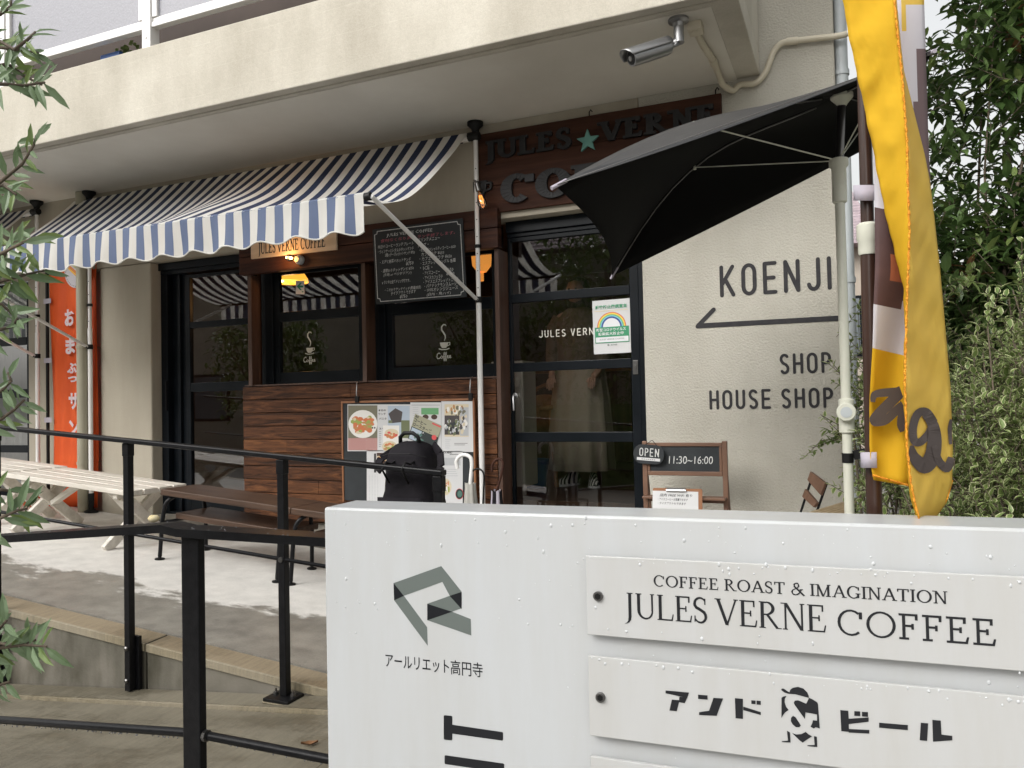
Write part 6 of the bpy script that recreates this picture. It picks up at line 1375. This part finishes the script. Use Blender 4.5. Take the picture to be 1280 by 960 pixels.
RT_=mat('mauve_roof_tiles',(.30,.24,.26),(.36,.29,.31),rough=.8,scale=4); N_,L_,b_=nodes(RT_); tc=N_.new('ShaderNodeTexCoord'); wv=N_.new('ShaderNodeTexWave'); wv.bands_direction='Z'; wv.inputs['Scale'].default_value=2.6; L_.new(tc.outputs['Object'],wv.inputs[0]); bp_=N_.new('ShaderNodeBump'); bp_.inputs['Distance'].default_value=.05; L_.new(wv.outputs['Fac'],bp_.inputs['Height']); L_.new(bp_.outputs[0],b_.inputs['Normal'])
m.build('roof',RT_,hb)
for x in (-3.6,-1.9,-.45):
    m=MB(); m.box(x,x+.7,13.96,14.0,2.2,3.2); f=m.build('window',SASH,hb); m=MB(); m.box(x+.05,x+.65,13.94,13.958,2.25,3.15); m.build('pane',mat('far_pane',(.12,.14,.15),rough=.1),f)

# ================================================================== VEGETATION
def leaf(m,base,d,up,L,Wd,mi=0,mi2=None,curl=.15):
    d=d.normalized(); s=d.cross(up);  s = d.cross(V((1,0,.3))) if s.length<1e-3 else s
    s.normalize(); n=s.cross(d)
    a=base; b1=base+d*L*.33-n*L*.02; b2=base+d*L*.7-n*L*curl*.5; c=base+d*L-n*L*curl
    w1,w2=Wd*.5,Wd*.40; l=n*Wd*.18
    if mi2 is None:
        m.add([a,b1-s*w1+l,b1,b1+s*w1+l,b2-s*w2+l,b2,b2+s*w2+l,c],[(0,2,1),(0,3,2),(1,2,5,4),(2,3,6,5),(4,5,7),(5,6,7)],mi)
    else:
        q=.70
        m.add([a,b1-s*w1+l,b1-s*w1*q+l*q,b1,b1+s*w1*q+l*q,b1+s*w1+l,b2-s*w2+l,b2-s*w2*q+l*q,b2,b2+s*w2*q+l*q,b2+s*w2+l,c],[(0,3,2),(0,4,3),(2,3,8,7),(3,4,9,8),(7,8,11),(8,9,11)],mi)
        n0=len(m.v)-12; m.f+=[tuple(i+n0 for i in f) for f in ((0,2,1),(0,5,4),(1,2,7,6),(4,5,10,9),(6,7,11),(9,10,11))]; m.mi+=[mi2]*6
def rv(): 
    while True:
        v=V((random.uniform(-1,1),random.uniform(-1,1),random.uniform(-1,1)))
        if .05<v.length<1: return v.normalized()
# big evergreen shrub on the right
random.seed(21)
def evergreen(name,label,base,regions,nstem,nspray,leafL,dens,group=None,cat='tree',brown=True):
    t=thing(name,label,cat,base,group); base=V(base)
    tr=MB(); lf=MB(); tips=[]
    for k in range(nstem):
        c,rad=random.choice(regions); c=V(c)
        tip=c+V((random.uniform(-1,1)*rad[0]*.8,random.uniform(-1,1)*rad[1]*.8,random.uniform(-.2,.9)*rad[2]))
        b=base+V((random.uniform(-.25,.25),random.uniform(-.25,.25),0)); mid=b+(tip-b)*.5+V((random.uniform(-.12,.12),random.uniform(-.12,.12),.1))
        tr.tube([b,b+(mid-b)*.5+rv()*.08,mid+rv()*.05,mid+(tip-mid)*.5+rv()*.12,tip],[.02,.015,.010,.006,.003],6); tips.append((b,mid,tip))
    tr.build('trunk',BARK,t,smooth=True)
    for k in range(nspray):
        c,rad=random.choice(regions); c=V(c)
        if random.random()<.5:
            b,mid,tip=random.choice(tips); s=random.uniform(.25,1); p=mid+(tip-mid)*s+rv()*.12
        else:
            p=c+V((random.uniform(-1,1)*rad[0],random.uniform(-1,1)*rad[1],random.uniform(-1,1)*rad[2]))
        if noise.noise(p*1.7+V((3,1,7)))<-.13: continue
        d=(V((random.uniform(-1,1),random.uniform(-1,1),random.uniform(.1,1.3)))).normalized(); ln_=random.uniform(.10,.26)
        e=p+d*ln_; lf.tube([p,e],.002,4,3,cap=False)
        nn=random.randint(6,11); mi=1 if random.random()<.24 else 0
        br_=brown and random.random()<.012
        for i in range(nn):
            s=(i+.6)/nn; q=p+(e-p)*s; a=i*2.4+random.random(); x=d.cross(V((0,0,1))).normalized() if abs(d.z)<.98 else V((1,0,0)); y=d.cross(x)
            dr=(x*math.cos(a)+y*math.sin(a)+d*(.35+.5*s)-V((0,0,.25))).normalized(); L=leafL*random.uniform(.65,1.15)
            leaf(lf,q,dr,V((0,0,1)),L,L*random.uniform(.33,.46),2 if br_ else (mi if s>.5 else 0),None,random.uniform(.05,.35))
    lf.build('crown',[DARKLEAF,YOUNGLEAF,BROWNLEAF,BARK],t,smooth=False)
    return t
q=at(1240,250,Y=4.6)
evergreen('evergreen_shrub','tall dark evergreen with long glossy leaves on the right of the yellow banner',(.95,5.0,.15),[((.85,4.9,2.9),(.58,.5,1.0)),((.95,4.9,1.9),(.68,.45,.8)),((1.4,4.9,2.8),(.5,.5,1.3)),((.9,5.0,3.9),(.6,.5,.7))],24,2300,.105,1)
evergreen('evergreen_shrub','dark evergreen shrub further back, filling the gap behind the pole and banner',(.8,6.7,.1),[((.35,6.5,1.3),(.28,.4,.55)),((.9,6.7,1.7),(.6,.4,.8)),((1.7,6.6,2.0),(.7,.5,1.2))],16,260,.13,1,brown=False)
# variegated privet
random.seed(31)
def privet(label,base,regions,nst,nsh,seed):
    t=thing('variegated_shrub',label,'shrub',base,'variegated shrubs behind the sign board'); base=V(base); st_=MB(); lf=MB()
    tips=[]
    for k in range(nst):
        c,rad=random.choice(regions); c=V(c); tip=c+V((random.uniform(-1,1)*rad[0],random.uniform(-1,1)*rad[1],random.uniform(.2,1.35)*rad[2])); b=base+V((random.uniform(-.25,.25),random.uniform(-.2,.2),0)); mid=b+(tip-b)*.55+rv()*.06
        st_.tube([b,mid,tip],[.007,.005,.002],5); tips.append((b,mid,tip))
    st_.build('stems',BARK,t,smooth=True)
    for k in range(nsh):
        if random.random()<.55:
            b,mid,tip=random.choice(tips); p=mid+(tip-mid)*random.uniform(.0,1)+rv()*.05
        else:
            c,rad=random.choice(regions); c=V(c); p=c+V((random.uniform(-1,1)*rad[0],random.uniform(-1,1)*rad[1],random.uniform(-1,.75)*rad[2]))
        d=V((random.uniform(-.8,.8),random.uniform(-.9,.5),random.uniform(.3,1.2))).normalized(); ln_=random.uniform(.08,.2); e=p+d*ln_
        lf.tube([p,e],.0013,4,2,cap=False); n_=random.randint(4,7)
        for i in range(n_):
            s=(i+.7)/n_; q=p+(e-p)*s; x=d.cross(V((0,0,1))).normalized() if abs(d.z)<.98 else V((1,0,0)); y=d.cross(x); a=(i%2)*1.57+random.uniform(-.3,.3)
            for sg in (1,-1):
                dr=((x*math.cos(a)+y*math.sin(a))*sg+d*.55).normalized(); L=random.uniform(.021,.040); leaf(lf,q,dr,V((0,0,1)),L,L*.5,0,1,random.uniform(0,.25))
    lf.build('foliage',[VARGREEN,VARCREAM,BARK],t)
privet('pale variegated shrub behind the sign board at the right edge',(.60,3.0,.1),[((.42,2.95,1.22),(.30,.32,.42)),((.75,3.05,1.28),(.35,.35,.45))],46,1250,1)
privet('pale variegated shrub spilling round the banner pole next to the stucco wall',(.22,3.75,.1),[((.20,3.7,1.30),(.22,.28,.5)),((.50,3.85,1.45),(.32,.3,.42))],34,800,2)
# climbing twig by the wall
random.seed(8); t=thing('wall_creeper','thin green leafy twig reaching left across the stucco wall behind the parasol pole','plant',(.10,4.35,.1)); m=MB(); lf=MB()
pts=[V((.12,4.4,.1)),V((.1,4.4,.9)),at(1072,540,Y=4.4),at(1045,548,Y=4.45),at(1026,551,Y=4.5),at(1003,574,Y=4.55)]
m.tube(pts,[.006,.006,.004,.003,.002,.0012],5); 
for (xa,ya),(xb,yb) in (((1060,545),(1030,536)),((1050,548),(1015,560)),((1066,541),(1040,555)),((1075,535),(1050,525))):
    m.tube([at(xa,ya,Y=4.42),at(xb,yb,Y=4.48)],[.003,.0012],5)
    for k in range(16):
        s=k/16; p=at(xa+(xb-xa)*s,ya+(yb-ya)*s,Y=4.42+.06*s); leaf(lf,p,V((random.uniform(-1,.3),random.uniform(-1,.2),random.uniform(-.4,.8))),V((0,0,1)),random.uniform(.03,.06),.02,0)
for k in range(26):
    s=k/26; p=pts[3]+(pts[5]-pts[3])*s; leaf(lf,p,V((random.uniform(-1,.3),random.uniform(-1,.2),random.uniform(-.6,.5))),V((0,0,1)),random.uniform(.025,.05),.016,0)
m.build('stem',BARK,t); lf.build('leaves',[VARGREEN],t)
# olive tree at the left edge: trunk outside the frame, twigs reach in
random.seed(13)
OD=1.55
def op(x,y,o=0): return CAM+ray(x,y)*(OD+o)
ob=V((-1.95,.95,0)); t=thing('olive_tree','olive tree at the left edge with narrow grey green leaves','tree',ob)
m=MB(); lf=MB()
m.tube([ob,V((-1.93,.96,.7)),V((-1.90,.95,1.3)),V((-1.92,.97,1.9)),V((-1.86,.96,2.6))],[.035,.03,.025,.018,.008],10)
def twig(pts,n,L,seed,off=0,dens=1):
    random.seed(seed); P_=[op(x,y,off+.03*math.sin(i*2+seed)) for i,(x,y) in enumerate(pts)]
    root=V((-1.91,.96,P_[0].z-.12)); m.tube([root]+P_,[.007]+[.0042-.0026*i/len(P_) for i in range(len(P_))],6)
    for k in range(14):
        s=.25+.75*(k+.5)/14; p=root+(P_[0]-root)*s; d=(P_[0]-root).normalized(); dr=(d*.6+rv()).normalized(); l=L*random.uniform(.7,1.1); leaf(lf,p,dr,V((0,0,1)),l,l*.24,0)
    for k in range(n):
        s=(k+.5)/n*(len(P_)-1); i=min(int(s),len(P_)-2); p=P_[i]+(P_[i+1]-P_[i])*(s-i); d=(P_[i+1]-P_[i]).normalized()
        x=ROT@V((0,0,1)); y=d.cross(x).normalized(); sg=1 if k%2 else -1; 
        dr=(y*sg*random.uniform(.5,1.1)+d*random.uniform(.35,1)+x*random.uniform(-.5,.5)).normalized(); l=L*random.uniform(.7,1.15)
        leaf(lf,p,dr,x+V((random.uniform(-.5,.5),random.uniform(-.5,.5),random.uniform(-.3,.8))),l,l*.24,0 if random.random()<.85 else 1,None,random.uniform(-.1,.25))
tw=[([(-60,60),(-10,58),(20,62),(48,66)],22,.058,1),([(-40,20),(0,18),(14,8),(12,-8)],14,.05,2),([(-40,100),(0,105),(30,107),(56,103)],18,.055,3),([(-20,85),(10,80),(30,95),(52,106)],14,.05,4),([(-20,40),(18,62),(34,50),(44,40)],12,.05,14),
 ([(-40,240),(0,228),(28,205),(42,182),(45,170)],20,.06,5),([(-30,235),(5,232),(20,243)],8,.055,6),
 ([(-30,330),(0,318),(25,305),(44,296)],16,.06,7),([(-40,370),(0,352),(30,344),(55,338)],20,.062,8),([(-30,345),(5,320),(18,290)],12,.06,9),([(-30,420),(0,412),(16,408),(22,398)],12,.055,10),([(-30,385),(2,380),(18,395)],10,.055,11),
 ([(-30,540),(0,525),(18,512),(30,500)],12,.055,12),([(-30,500),(0,490),(14,476),(10,466)],9,.05,13),
 ([(-30,665),(0,648),(22,638),(34,636)],15,.062,15),([(-20,615),(2,612),(22,615)],7,.05,16),
 ([(-40,822),(0,810),(30,806),(58,808)],22,.062,17),([(-30,790),(0,785),(8,776)],9,.055,18),([(-20,862),(0,856),(12,852)],7,.05,19),([(-20,800),(20,808),(44,800)],10,.058,20)]
for pts,n,L,sd in tw: twig(pts,n,L,sd,.05*math.sin(sd*1.7))
m.build('trunk',BARK,t,smooth=True); lf.build('crown',[OLIVELEAF,VARGREEN],t)
# fallen leaf and litter
q=at(387,938,Z=.33); m=MB(); m.sheet([[V((q.x+.03*math.cos(.6)*u-.012*v*(1-abs(u)),q.y+.03*math.sin(.6)*u+.012*v*(1-abs(u)),lz(q.x)+.004+.008*abs(v)+.006*u*u)) for v in (-1,0,1)] for u in (-1,-.5,0,.5,1)]); tag(m.build('fallen_leaf',BROWNLEAF,smooth=True,origin=q),'small orange brown fallen leaf on the wet ramp','leaf')
m=MB(); q=at(66,719,Z=.5); m.box(0,0,0,0,0,0) if False else None
# things across the street, seen in the glass
random.seed(41)
def street_tree(label,x,y,h,rad):
    t=thing('street_tree',label,'tree',(x,y,0),'trees across the street'); m=MB(); m.tube([(x,y,0),(x+.05,y,h*.35),(x-.05,y+.1,h*.7)],[.09,.07,.03],8); 
    for k in range(5): m.tube([(x,y,h*.35),(x+random.uniform(-1,1)*rad*.7,y+random.uniform(-1,1)*rad*.6,h*random.uniform(.6,.9))],[.04,.012],6)
    m.build('trunk',BARK,t,smooth=True); lf=MB()
    for k in range(1500):
        v=rv()*random.random()**.33; p=V((x+v.x*rad,y+v.y*rad*.7,h*.60+v.z*h*.40))
        if noise.noise(p*1.3)<-.2: continue
        for j in range(3): leaf(lf,p+rv()*.1,rv(),V((0,0,1)),random.uniform(.10,.18),.07,0 if random.random()<.45 else 1)
    lf.build('crown',[DARKLEAF,YOUNGLEAF],t)
street_tree('dense tree mirrored in the entrance door glass',-4.4,-5.4,6.2,1.7); street_tree('tree mirrored low in the entrance door, beside the pale house',-7.4,-5.8,5.0,1.3); street_tree('tree mirrored at the edge of the sliding door',-11.5,-3.5,4.2,1.4)
random.seed(51); t=thing('clipped_hedge','low clipped hedge across the street, mirrored in the lower door panes','hedge',(-5.2,-3.6,0)); m=MB(); lf=MB()
for k in range(12): m.tube([(-8+.5*k,-3.6,0),(-8+.5*k+.1,-3.6,.6),(-8+.5*k,-3.6,1.2)],[.02,.015,.008],6)
m.build('stems',BARK,t)
for k in range(3600):
    p=V((random.uniform(-8.4,-2.2),-3.6+random.uniform(-.4,.4),random.uniform(.03,1.65))); lf_=rv(); leaf(lf,p,lf_,V((0,0,1)),random.uniform(.08,.14),.06,0 if random.random()<.9 else 1)
m=MB(); m.box(-8.3,-2.3,-3.9,-3.3,.02,1.5); lf.v+=m.v; n0=len(lf.v)-8; lf.tone+=[0]*8; lf.f+=[tuple(i+n0 for i in f) for f in m.f]; lf.mi+=[0]*6
lf.build('foliage',[DARKLEAF,YOUNGLEAF],t)
hb=thing('opposite_house','pale house across the street, mirrored in the windows','house',(-13,-9,0))
m=MB(); m.box(-24,-1.5,-12,-8,0,5.2); SID=mat('pale_siding',(.32,.29,.235),(.38,.345,.285),rough=.8,scale=2); N_,L_,b_=nodes(SID); tc=N_.new('ShaderNodeTexCoord'); wv=N_.new('ShaderNodeTexWave'); wv.bands_direction='Z'; wv.wave_profile='SAW'; wv.inputs['Scale'].default_value=1.6; L_.new(tc.outputs['Object'],wv.inputs[0]); bp_=N_.new('ShaderNodeBump'); bp_.inputs['Strength'].default_value=1; bp_.inputs['Distance'].default_value=.08; L_.new(wv.outputs['Fac'],bp_.inputs['Height']); L_.new(bp_.outputs[0],b_.inputs['Normal'])
m.build('wall',SID,hb)
m=MB(); m.hexa([(-24.5,-12.5,5.2),(-1,-12.5,5.2),(-1,-7.5,5.2),(-24.5,-7.5,5.2),(-24.5,-10.2,7),(-1,-10.2,7),(-1,-9.8,7),(-24.5,-9.8,7)]); m.build('roof',RT_,hb)
for x in (-21,-17.5,-14,-10.5):
    m=MB(); m.box(x-.7,x+.7,-7.999,-7.95,1.2,2.6); f=m.build('window',SASH,hb); m=MB(); m.box(x-.62,x+.62,-7.949,-7.93,1.28,2.52); m.build('pane',mat('opposite_pane',(.10,.11,.12),rough=.1),f)
